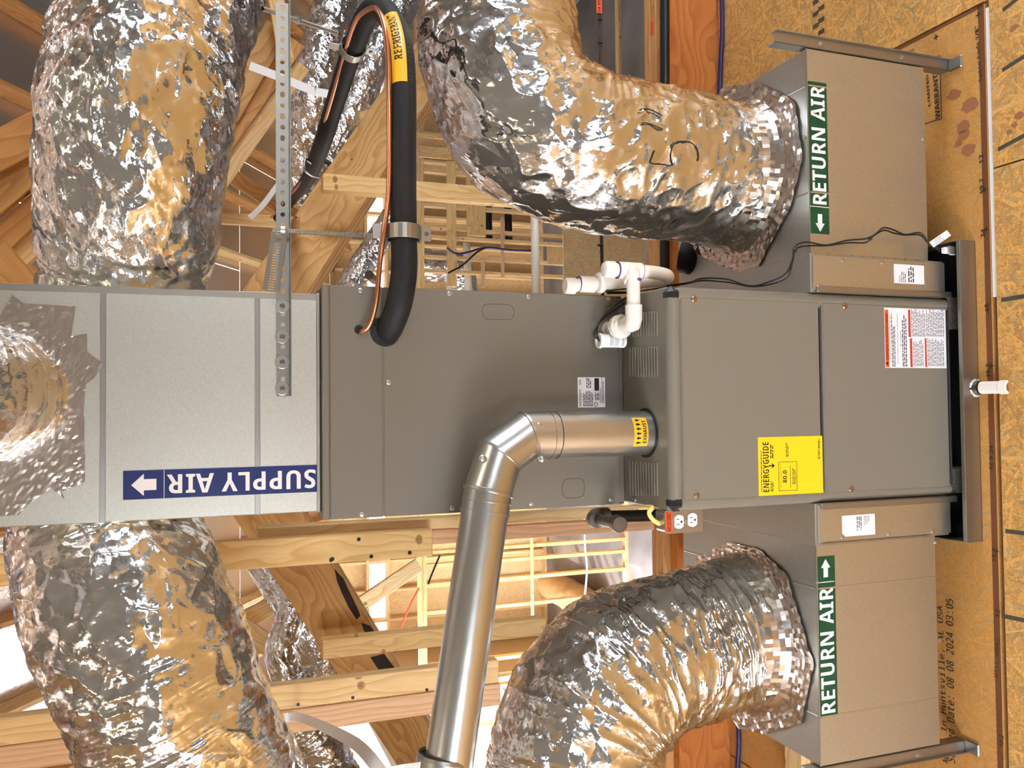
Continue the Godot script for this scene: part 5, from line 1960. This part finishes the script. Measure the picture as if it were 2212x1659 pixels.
func drain() -> void:
	var o := thing("condensate_drain", "white plastic condensate drain assembly with trap, tee and union at the coil", "pipe", pz(1380, 600, -0.2))
	var R := 0.0168
	var S := 0.0212
	# outlet from the coil towards the camera
	var z0 := -0.235
	var a := pz(1316, 712, z0)
	var b := pz(1360, 704, -0.12)
	b = Vector3(a.x + 0.004, a.y - 0.002, -0.125)
	pvc_run(o, "outlet_socket", [a, a.lerp(b, 0.3)], S)
	pvc_run(o, "outlet_pipe", [a, b], R)
	var ub := a.lerp(b, 0.55)
	var mb := MB.new()
	mb.lathe(along(ub, b - a), [[R, -0.016], [0.026, -0.016], [0.031, -0.008], [0.031, 0.008], [0.028, 0.01], [0.024, 0.017], [R, 0.018]], 14)
	part(o, "union_nut", mb, M.pvc)
	mb = MB.new()
	mb.lathe(along(a.lerp(b, 0.17), b - a), [[R, 0], [R + 0.0048, 0.0], [R + 0.0048, 0.0012], [R, 0.0012]], 24)
	part(o, "primer_ring", mb, M.purple)
	# elbow to the right, then level pipe to the tee
	var e := Vector3(b.x, b.y - 0.001, -0.112)
	pvc_run(o, "elbow", [b + Vector3(0, 0, -0.022), b, e, e + Vector3(0.012, 0, 0.006), e + Vector3(0.03, 0, 0.006), e + Vector3(0.045, 0, 0.006)], S)
	var t := e + Vector3(0.128, 0, 0.006)
	t.x = pz(1380, 588, t.z).x
	pvc_run(o, "level_pipe", [e + Vector3(0.02, 0, 0.006), t], R)
	mb = MB.new()
	mb.box(at(e.lerp(t, 0.55) + Vector3(0, -0.006, 0.0162)), Vector3(0.06, 0.002, 0.002), 0.0)
	part(o, "rust_streak", mb, M.rust, "thin rust coloured streak")
	# tee, upright, with cap above and trap below
	var up_top := Vector3(t.x + 0.006, pz(1312, 575, t.z - 0.02).y, t.z - 0.02)
	var tc := Vector3(t.x + 0.006, t.y, t.z - 0.02)
	pvc_run(o, "tee_branch", [t + Vector3(-0.022, 0, -0.004), tc], S)
	pvc_run(o, "tee_body", [tc + Vector3(0, 0.032, 0), tc - Vector3(0, 0.032, 0)], S)
	pvc_run(o, "cleanout_pipe", [tc + Vector3(0, 0.02, 0), up_top], R)
	mb = MB.new()
	mb.lathe(at(up_top - Vector3(0, 0.018, 0)), [[R, 0.0], [S, 0.0], [S, 0.02], [S * 0.85, 0.028], [S * 0.4, 0.031], [0, 0.0315]], 24)
	part(o, "cap", mb, M.pvc)
	for y in [0.033, -0.033]:
		mb = MB.new()
		mb.lathe(at(tc + Vector3(0, y, 0)), [[R, 0], [S + 0.0004, 0.0], [S + 0.0004, 0.0014], [R, 0.0014]], 24)
		part(o, "primer_ring", mb, M.purple)
	mb = MB.new()
	mb.box(at(t + Vector3(-0.02, -0.008, 0.014)), Vector3(0.008, 0.014, 0.006), 0.002)
	part(o, "primer_smear", mb, M.purple, "purple primer smear")
	# U trap going back, then up to the vent
	var low := pz(1462, 590, t.z - 0.05).y
	var back := Vector3(tc.x - 0.012, tc.y, tc.z - 0.095)
	var tr := []
	for k in 13:
		var w := PI * k / 12.0
		tr.append(Vector3(lerpf(tc.x, back.x, 0.5 - 0.5 * cos(w)), lerpf(tc.y - 0.03, low + 0.02, sin(w)), lerpf(tc.z, back.z, 0.5 - 0.5 * cos(w))))
	tr.append(back + Vector3(-0.004, 0.03, 0))
	pvc_run(o, "trap", curve(tr, 2), R)
	pvc_run(o, "union_pipe", [back + Vector3(-0.004, 0.0, 0), back + Vector3(-0.01, 0.075, -0.01)], R)
	mb = MB.new()
	mb.lathe(along(back + Vector3(-0.005, 0.024, -0.002), Vector3(-0.08, 1, 0)), [[R, 0], [0.026, 0.002], [0.028, 0.01], [0.026, 0.018], [R, 0.02]], 12)
	part(o, "union_nut", mb, M.pvc)
	var v0 := back + Vector3(-0.01, 0.06, -0.01)
	var v1 := Vector3(v0.x - 0.006, pz(1224, 620, v0.z).y, v0.z)
	pvc_run(o, "vent_elbow", [v0 - Vector3(0, 0.012, 0), v0 + Vector3(0, 0.03, 0)], S)
	pvc_run(o, "vent_riser", [v0, v1], R)
	mb = MB.new()
	mb.lathe(at(v1 - Vector3(0, 0.022, 0)), [[R, 0.0], [S, 0.0], [S, 0.022], [S * 0.8, 0.027], [0.0, 0.027]], 24)
	part(o, "perforated_cap", mb, M.pvc)
	mb = MB.new()
	mb.lathe(at(v0 + Vector3(0, 0.03, 0)), [[R, 0], [S, 0.0], [S, 0.0014], [R, 0.0014]], 24)
	part(o, "primer_ring", mb, M.purple)
	# float safety switch: white can beside the outlet
	var f := thing("overflow_switch", "white cylindrical overflow switch with black print below the drain outlet", "switch", pz(1330, 736, -0.19))
	var fc := pz(1348, 737, -0.195)
	var ft := pz(1292, 736, -0.195)
	ft.x = fc.x
	mb = MB.new()
	var fh := ft.y - fc.y
	mb.lathe(at(fc), [[0.0, 0.0], [0.0165, 0.0], [0.0172, 0.002], [0.0172, fh - 0.008], [0.0195, fh - 0.007], [0.0195, fh], [0.013, fh], [0.012, fh - 0.004], [0.0, fh - 0.004]], 32)
	part(f, "can", mb, M.white)
	for q in [[0.52, 3, 0.011, M.ink], [0.32, 4, 0.012, M.ink_grey], [0.12, 2, 0.006, M.ink]]:
		var bendp := PipeBend.new()
		bendp.centre = fc
		bendp.radius = 0.0174
		bendp.lift = 0.0001
		var m2 := MB.new()
		for k in q[1]:
			var x := -0.014
			while x < 0.013:
				var l := rng.randf_range(0.0015, 0.005)
				var yy: float = fh * q[0] + q[2] * k / q[1]
				var A: Transform3D = bendp.surface(x, yy)
				var B: Transform3D = bendp.surface(x + l, yy)
				m2.face(A.origin, B.origin, B.origin + Vector3(0, 0.0014, 0), A.origin + Vector3(0, 0.0014, 0), A.basis.z)
				x += l + 0.001
		part(f, "print", m2, q[3])
	mb = MB.new()
	mb.tube([Vector3(fc.x + 0.004, a.y - 0.008, z0), Vector3(fc.x + 0.002, fc.y + 0.03, -0.21)], 0.011, 12)
	part(f, "brass_nipple", mb, M.brass, "brass coloured nipple into the coil")
	# black wires from the switch over to the pan
	var c0 := ft + Vector3(0, -0.004, 0.002)
	var wire := [c0, pz(1288, 728, -0.19), pz(1291, 702, -0.2), pz(1312, 676, -0.215), pz(1345, 652, -0.22), pz(1368, 634, -0.25), Vector3(0.29, 0.93, -0.3), Vector3(0.31, 0.8, -0.35), pz(1482, 612, -0.3), pz(1515, 604, -0.2), pz(1570, 606, -0.15), pz(1620, 618, -0.08), pz(1660, 612, -0.035), pz(1698, 596, 0.0), pz(1712, 562, 0.015), pz(1718, 535, 0.008), pz(1745, 527, 0.0), pz(1785, 530, 0.004), pz(1830, 522, 0.012), pz(1868, 520, 0.018), pz(1885, 510, 0.024), pz(1908, 495, 0.028), pz(1930, 500, 0.02), pz(1955, 507, 0.014), pz(1985, 505, 0.014), pz(1998, 515, 0.016), pz(2006, 526, 0.02), pz(2030, 540, 0.024)]
	var w := thing("control_wires", "pair of thin black wires drooping from the overflow switch across the box to the pan", "wire", pz(1700, 590, 0.0))
	for k in 2:
		var pts := []
		for j in wire.size():
			pts.append(wire[j] + Vector3(0.002, 0.004, 0.003) * (1.0 if k else -1.0) * (1.0 + 0.8 * sin(j * 2.1)))
		mb = MB.new()
		mb.tube(curve(pts, 6), 0.0022, 8)
		part(w, "wire", mb, M.wire)
	for q in [[1717, 541, 0.012], [1880, 515, 0.022]]:
		mb = MB.new()
		mb.box(at(pz(q[0], q[1], q[2])), Vector3(0.011, 0.009, 0.011), 0.003)
		part(w, "wire_tie", mb, M.wire)

func electrics() -> void:
	# handy box with duplex outlet on the furnace side
	var o := thing("outlet_box", "grey metal outlet box with an orange disconnect label on the furnace side", "outlet", Vector3(-0.297, 0.81, -0.06))
	var z := -0.028
	var r := wrect(1437, 1519, 1103, 1151, z)
	var mb := MB.new()
	mb.span(Vector3(r[0].x + 0.002, r[0].y + 0.002, z - 0.055), Vector3(r[1].x, r[1].y - 0.002, z - 0.002), 0.006)
	part(o, "box", mb, M.zinc)
	mb = MB.new()
	mb.span(Vector3(r[0].x, r[0].y, z - 0.002), Vector3(r[1].x + 0.002, r[1].y, z), 0.0008)
	var cover := part(o, "cover_plate", mb, M.galv_dull)
	for q in [[1466, 1127], [1495, 1123]]:
		var c := pz(q[0], q[1], z)
		mb = MB.new()
		var poly := PackedVector2Array()
		for k in 28:
			var w := TAU * k / 28
			poly.append(Vector2(clampf(cos(w) * 0.0165, -0.0165, 0.0165), clampf(sin(w) * 0.0165, -0.0125, 0.0125)))
		mb.plate(at(c), poly, 0.0022)
		var rc := part(o, "receptacle", mb, M.white)
		for s in [-0.006, 0.006]:
			mb = MB.new()
			mb.box(at(c + Vector3(s, 0.003, 0.0022)), Vector3(0.0018, 0.0075, 0.0004), 0.0)
			part(rc, "slot", mb, M.ink)
		mb = MB.new()
		mb.lathe(Transform3D(Basis(Vector3.RIGHT, Vector3.BACK, Vector3(0, -1, 0)), c + Vector3(0, -0.0065, 0.0022)), [[0.0028, 0], [0.0028, 0.0003], [0.0, 0.0003]], 14)
		part(rc, "slot", mb, M.ink)
	inst(cover, "screw", hex_mesh, M.zinc, at(pz(1480, 1126, z)))
	var l := sticker(o, "disconnect_label", 1437, 1452, 1105, 1149, z, M.orange, "orange main disconnect label", 0.0006)
	ptext(l, "MAIN DISCONNECT", 1440, 1450, 1106, 1148, z + 0.0008, M.ink)
	# cream cable looping over the box
	mb = MB.new()
	mb.tube(curve([Vector3(-0.268, 0.935, -0.12), pz(1408, 1096, -0.07), pz(1402, 1108, -0.06), pz(1410, 1122, -0.055), pz(1424, 1131, -0.06), pz(1440, 1132, -0.07)], 8), 0.0055, 12)
	solo("power_cable", mb, M.romex, "cream yellow cable looping into the outlet box", "cable")
	# black gas pipe with capped drip leg
	var g := thing("gas_pipe", "black iron gas pipe with a capped drip leg beside the furnace", "pipe", pz(1340, 1120, -0.3))
	var e := pz(1284, 1118, -0.36)
	mb = MB.new()
	mb.tube([pz(1430, 1113, -0.42), pz(1310, 1116, -0.42)], 0.017, 20)
	part(g, "riser", mb, M.black_iron)
	mb = MB.new()
	mb.tube(curve([pz(1312, 1112, -0.42), pz(1290, 1113, -0.41), e, pz(1283, 1122, -0.33), pz(1290, 1124, -0.3)], 6), 0.021, 20)
	part(g, "elbow", mb, M.steel)
	mb = MB.new()
	mb.tube([pz(1286, 1122, -0.33), pz(1336, 1131, -0.16)], 0.0145, 20)
	part(g, "drip_leg", mb, M.steel)
	mb = MB.new()
	var ca := pz(1330, 1130, -0.18)
	var cb := pz(1338, 1132, -0.155)
	mb.lathe(along(ca, cb - ca), [[0.0, 0.0], [0.0205, 0.0], [0.021, 0.004], [0.021, 0.026], [0.018, 0.03], [0.0, 0.03]], 24)
	part(g, "cap", mb, M.steel)
	# gas main along the top of the edge beam
	mb = MB.new()
	mb.tube([pz(1436, -60, -1.115), pz(1436, 600, -1.115)], 0.019, 20)
	solo("gas_main", mb, M.black_iron, "long black iron gas pipe along the edge beam", "pipe")
	# blue water line in the corner
	mb = MB.new()
	mb.tube(curve([py(1558, -40, 0.012), py(1560, 60, 0.012), py(1556, 150, 0.012), py(1553, 260, 0.012)], 6), 0.009, 12)
	solo("water_line", mb, M.wire_blue, "thin dark blue water line along the foot of the edge beam, drain side", "pipe")
	mb = MB.new()
	mb.tube(curve([py(1592, 1540, 0.012), py(1596, 1600, 0.012), py(1590, 1700, 0.012)], 6), 0.009, 12)
	solo("water_line", mb, M.wire_blue, "thin dark blue water line along the foot of the edge beam, outlet side", "pipe")
	# low-voltage cable strung behind the drain
	var wy := thing("low_voltage_cable", "brown twin cable with a red tag strung behind the return duct", "cable", pz(1296, 300, -1.0))
	mb = MB.new()
	mb.tube([pz(1294, -40, -1.0), pz(1296, 130, -1.0), pz(1297, 480, -1.0), pz(1301, 640, -1.0)], 0.004, 10)
	mb.tube([pz(1297, -40, -1.0), pz(1299, 130, -1.0), pz(1300, 480, -1.0), pz(1303, 640, -1.0)], 0.004, 10)
	part(wy, "cable", mb, M.wire_brown)
	for y in [43, 93, 530, 598]:
		mb = MB.new()
		mb.box(at(pz(1296, y, -1.0)), Vector3(0.008, 0.02, 0.014), 0.003)
		part(wy, "tie", mb, M.wire)
	var tg := sticker(wy, "voltage_tag", 1288, 1300, -30, 28, -0.992, M.orange, "orange red tag reading 24 volts")
	ptext(tg, "24 VOLTS", 1291, 1297, -20, 26, -0.991, M.ink)
	# white vent pipe run behind the coil
	mb = MB.new()
	mb.tube([pz(1155, 440, -1.25), pz(1159, 700, -1.25)], 0.0165, 20)
	solo("plastic_pipe", mb, M.pvc, "white plastic pipe crossing level behind the coil cabinet", "pipe")

# ---------- timbers ----------
# laminated beam of several plies side by side, face nearest the camera first
func laminated(label: String, a: Vector3, b: Vector3, h: float, plies: int, mat: Material) -> Node3D:
	var o := thing("laminated_beam", label, "beam", Vector3((a.x + b.x) * 0.5, minf(a.y, b.y), (a.z + b.z) * 0.5))
	var d := (b - a).normalized()
	var z := d.cross(Vector3.UP).normalized()
	var side := -1.0 if z.z > 0 else 1.0
	for k in plies:
		var mb := MB.new()
		board(mb, a, b, h - (0.004 if k % 2 else 0.0), 0.042, side * (k * 0.0445 + 0.021))
		part(o, "ply", mb, mat)
	return o

func nails(o: Node, px: Array, p: Vector3, n: Vector3) -> void:
	for q in px:
		inst(o, "nail", hex_mesh, M.black_iron, at(pplane(q[0], q[1], p, n)).scaled_local(Vector3(1.1, 1.1, 0.3)))

func timbers() -> void:
	# edge beam behind the unit: laminated, orange face, plies on top
	var zb := -1.131
	var o := thing("edge_beam", "orange laminated edge beam closing the loft floor behind the furnace", "beam", Vector3(0, 0, -1.2))
	for k in 3:
		var mb := MB.new()
		mb.span(Vector3(-3.4, -0.05 if k == 0 else -0.2, zb - 0.046 * (k + 1) + 0.002), Vector3(5.5, 0.232 if k == 0 else 0.262, zb - 0.046 * k), 0.002, Vector2(k * 1.7, k))
		part(o, "ply", mb, M.veneer_red if k == 0 else M.amber)
	var tg := MB.new()
	tg.box(at(py(1408, 60, 0.2635)), Vector3(0.05, 0.001, 0.02), 0.0)
	part(o, "orange_sticker", tg, M.orange)
	# the two big laminated beams falling to either side
	var ra := pz(500, 772, -2.9)
	var rb := pz(1010, 4, -4.6)
	var beam := laminated("wide laminated beam falling behind the black hose", ra, rb, 0.31, 5, M.veneer)
	nails(beam, [[760, 345], [640, 470], [872, 235]], ra, (rb - ra).cross(Vector3.UP).normalized())
	var la := pz(448, 900, -2.62)
	var lb := pz(990, 1760, -3.8)
	var ln := (lb - la).cross(Vector3.UP).normalized()
	if ln.z < 0:
		ln = -ln
	beam = laminated("wide laminated beam with dark bark stains falling behind the vent pipe", la, lb, 0.31, 3, M.veneer)
	# bark stains on its face near the lower edge
	var lx := (lb - la).normalized()
	var face := Basis(lx, ln.cross(lx), ln)
	for q in [[[722, 1228], [742, 1250], [752, 1272], [766, 1300], [779, 1330], [770, 1338], [752, 1310], [738, 1280], [728, 1255]], [[780, 1345], [800, 1352], [828, 1388], [812, 1386], [790, 1372]], [[800, 1420], [830, 1412], [862, 1456], [838, 1460], [820, 1450]]]:
		var poly := PackedVector2Array()
		for c in q:
			var w := face.inverse() * (pplane(c[0], c[1], la, ln) - la)
			poly.append(Vector2(w.x, w.y))
		var mb := MB.new()
		mb.plate(Transform3D(face, la), poly, 0.001)
		part(beam, "bark_stain", mb, M.stamp, "dark bark stain")
	# uprights on the outlet side
	var plank := solo("knotty_plank", upright(690, 1157, 1219, 935, -1.1, 0.038, -60), M.pine_pale, "pale knotty plank nailed to the front of the two studs", "timber")
	nails(plank, [[718, 1208], [802, 1202], [885, 1194], [775, 1165], [715, 1210]], Vector3(0, 0, -1.099), Vector3.BACK)
	solo("upright_stud", upright(556, 1140, 1164, 1412, -1.18, 0.07), M.pine, "slim yellow stud standing on the edge beam behind the coil", "timber")
	solo("upright_stud", upright(556, 1168, 1202, 1424, -1.25, 0.04), M.fir, "reddish brown stud standing on the edge beam beside the gas pipe", "timber")
	solo("upright_stud", upright(697, 1384, 1425, 1180, -2.85, 0.089), M.pine_pale, "pale stud fixed across the stained laminated beam", "timber")
	var tim := solo("upright_timber", upright(760, 1463, 1516, 1078, -1.56, 0.06, -60), M.pine, "brown half of the double timber that carries the white strap", "timber")
	nails(tim, [[644, 1522], [762, 1507], [922, 1490]], Vector3(0, 0, -1.559), Vector3.BACK)
	solo("upright_timber", upright(760, 1518, 1567, 1082, -1.55, 0.05, -60), M.fir, "pinkish half of the double timber that carries the white strap", "timber")
	# uprights on the drain side
	solo("upright_stud", upright(698, 374, 410, 1120, -3.1, 0.089), M.pine_pale, "pale stud nailed across the laminated beam behind the black hose", "timber")
	solo("upright_stud", upright(440, 455, 480, 640, -4.7, 0.05), M.pine, "short yellow stud below the roof behind the strut", "timber")
	# crossing rafters high on the drain side
	var k := 0
	for q in [[[-60, 358], [110, 270], -1.75, 0.135, "orange rafter above the foil duct, topmost of the leaning bundle"], [[-60, 478], [115, 330], -1.8, 0.1, "orange rafter above the foil duct, second of the leaning bundle"], [[-40, 560], [120, 412], -1.85, 0.09, "knotty orange rafter, third of the leaning bundle"], [[-20, 610], [130, 478], -1.9, 0.085, "orange rafter, lowest of the leaning bundle"],
			[[-20, 545], [80, 660], -1.5, 0.12, "short orange cross board at the plenum corner"],
			[[490, 250], [600, 60], -4.2, 0.16, "brown rafter behind the strut, topmost of the far bundle"], [[470, 330], [640, 90], -4.25, 0.13, "brown rafter behind the strut, second of the far bundle"], [[470, 395], [650, 140], -4.3, 0.13, "brown rafter behind the strut, lowest of the far bundle"],
			[[500, 380], [640, 470], -5.4, 0.12, "thin yellow brace below the foil roof behind the strut"],
			[[590, -40], [618, 130], -3.9, 0.1, "pale block behind the strut end"],
			[[780, 260], [905, 215], -5.2, 0.12, "pale sloping brace behind the black hose"],
			[[750, 1325], [905, 1220], -6.4, 0.14, "yellow sloping brace in front of the far wall"], [[520, 1345], [690, 1250], -4.6, 0.13, "orange brace below the foil roof beside the looped duct"], [[440, 1300], [620, 1420], -4.4, 0.14, "pale sloping timber behind the looped duct"]]:
		var mb := MB.new()
		board(mb, pz(q[0][0], q[0][1], q[2]), pz(q[1][0], q[1][1], q[2]), q[3], 0.04)
		solo("sloping_timber", mb, [M.amber, M.veneer, M.amber, M.pine][k % 4] if k < 9 else M.pine, q[4], "timber")
		k += 1
	# wood visible past the return box on the outlet side
	var mb := MB.new()
	mb.span(Vector3(-1.35, 0.0, -0.75), Vector3(-1.0, 0.038, -0.66), 0.002)
	solo("wood_offcut", mb, M.pine, "short offcut of wood on the floor behind the return box", "timber")
	# strand board leaning in the storey below
	mb = MB.new()
	var p := pz(1290, 600, -6.6)
	mb.span(p + Vector3(-0.55, -0.6, -0.02), p + Vector3(0.5, 0.4, 0.0), 0.002)
	solo("strand_board", mb, M.osb_wall, "sheet of strand board standing in front of the studs below", "board")
	mb = MB.new()
	var a := pz(1183, 540, -6.9)
	var b := pz(1290, 562, -6.9)
	mb.span(Vector3(a.x - 0.16, b.y, -6.92), Vector3(a.x + 0.04, a.y, -6.9), 0.002)
	solo("strand_board", mb, M.osb_wall, "narrow strand board strip fixed along the studs below", "board")
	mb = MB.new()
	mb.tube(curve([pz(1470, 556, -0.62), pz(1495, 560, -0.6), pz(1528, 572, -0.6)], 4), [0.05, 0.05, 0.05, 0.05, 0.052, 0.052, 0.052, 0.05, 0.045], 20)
	solo("dark_opening_tube", mb, M.rubber, "thick black tube standing for the dark opening between the return duct and the furnace", "insulation")  # added black tube, its colour stands for a dark opening
	# white strap on the thin duct
	mb = MB.new()
	mb.ribbon([pz(540, 142, -3.2), pz(600, 165, -3.2), pz(680, 198, -3.2), pz(720, 205, -3.2)], Vector3.UP, 0.05, 0.003)
	solo("hanger_strap", mb, M.white, "white strap round the thin foil duct behind the strut", "strap")
	mb = MB.new()
	mb.ribbon(curve([pz(600, 400, -4.0), pz(566, 445, -4.0), pz(540, 470, -4.0)], 5), Vector3.UP, 0.035, 0.003)
	solo("hanger_strap", mb, M.white, "white strap end below the foil roof behind the strut", "strap")
	# cables in the storey below
	for q in [["white cable hanging down in front of the far sheathing", [[1262, 1100], [1264, 1180], [1268, 1230], [1263, 1290]], -7.2, 0.012, M.wire_white],
			["dark cable slung between the studs below", [[965, 535], [985, 548], [1010, 545], [1050, 535], [1100, 540], [1150, 542]], -7.3, 0.012, M.wire_blue],
			["black cable drooping across the stud wall below", [[968, 590], [1000, 572], [1030, 545], [1050, 535]], -7.25, 0.011, M.wire],
			["black cable leaning behind the vent pipe", [[950, 1200], [935, 1235], [925, 1262]], -7.1, 0.011, M.wire], ["orange cable leaning behind the vent pipe", [[905, 1270], [885, 1310], [870, 1345], [860, 1375]], -7.1, 0.011, M.orange]]:
		var pts := []
		for c in q[1]:
			pts.append(pz(c[0], c[1], q[2]))
		mb = MB.new()
		mb.tube(curve(pts, 6), q[3], 8)
		solo("cable", mb, q[4], q[0], "cable")
	# white strip in the floor gap, coloured as light from the room below
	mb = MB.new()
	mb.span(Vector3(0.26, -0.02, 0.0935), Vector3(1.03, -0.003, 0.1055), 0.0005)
	solo("gap_light_strip", mb, M.white, "thin white strip standing for light from below in the gap between the floor sheets", "strip")

func work_lamp(called: String, label: String, p: Vector3, energy: float) -> void:
	var o := thing(called, label, "lamp", p, "work lamps hung from the rafters")
	var mb := MB.new()
	mb.lathe(at(p), [[0.0, -0.035], [0.02, -0.03], [0.034, -0.012], [0.036, 0.004], [0.028, 0.024], [0.014, 0.045], [0.014, 0.06]], 20, true)
	var glow := std(rgb8(255, 240, 214), 0.5)
	glow.emission_enabled = true
	glow.emission = rgb8(255, 236, 206)
	glow.emission_energy_multiplier = 8.0
	part(o, "bulb", mb, glow)
	mb = MB.new()
	mb.lathe(at(p + Vector3(0, 0.06, 0)), [[0.018, 0.0], [0.022, 0.0], [0.022, 0.06], [0.006, 0.07]], 16)
	part(o, "socket", mb, M.black_plastic)
	mb = MB.new()
	mb.tube([p + Vector3(0, 0.125, 0), Vector3(p.x, roof_y(p.z) - 0.2, p.z)], 0.004, 8)
	part(o, "cord", mb, M.wire)
	var l := OmniLight3D.new()
	l.name = called + "_light"
	l.light_energy = energy
	l.light_color = rgb8(255, 236, 208)
	l.light_size = 0.036
	l.omni_range = 30.0
	l.omni_attenuation = 2.0
	l.shadow_enabled = true
	o.add_child(l)

func _ready() -> void:
	rng.seed = 20
	view_and_light()
	materials()
	screw_meshes()
	shell()
	timbers()
	furnace()
	coil_cabinet()
	supply_plenum()
	return_side(1.0)
	return_side(-1.0)
	pan_and_pads()
	ducts()
	vent_pipe()
	refrigerant()
	drain()
	electrics()
	work_lamp("work_lamp", "hanging bulb above the foil supply duct over the strut", Vector3(1.1, 3.3, 0.5), 0.8)
	work_lamp("work_lamp", "hanging bulb above the supply duct beside the knotty plank", Vector3(-1.3, 3.3, 0.6), 0.8)
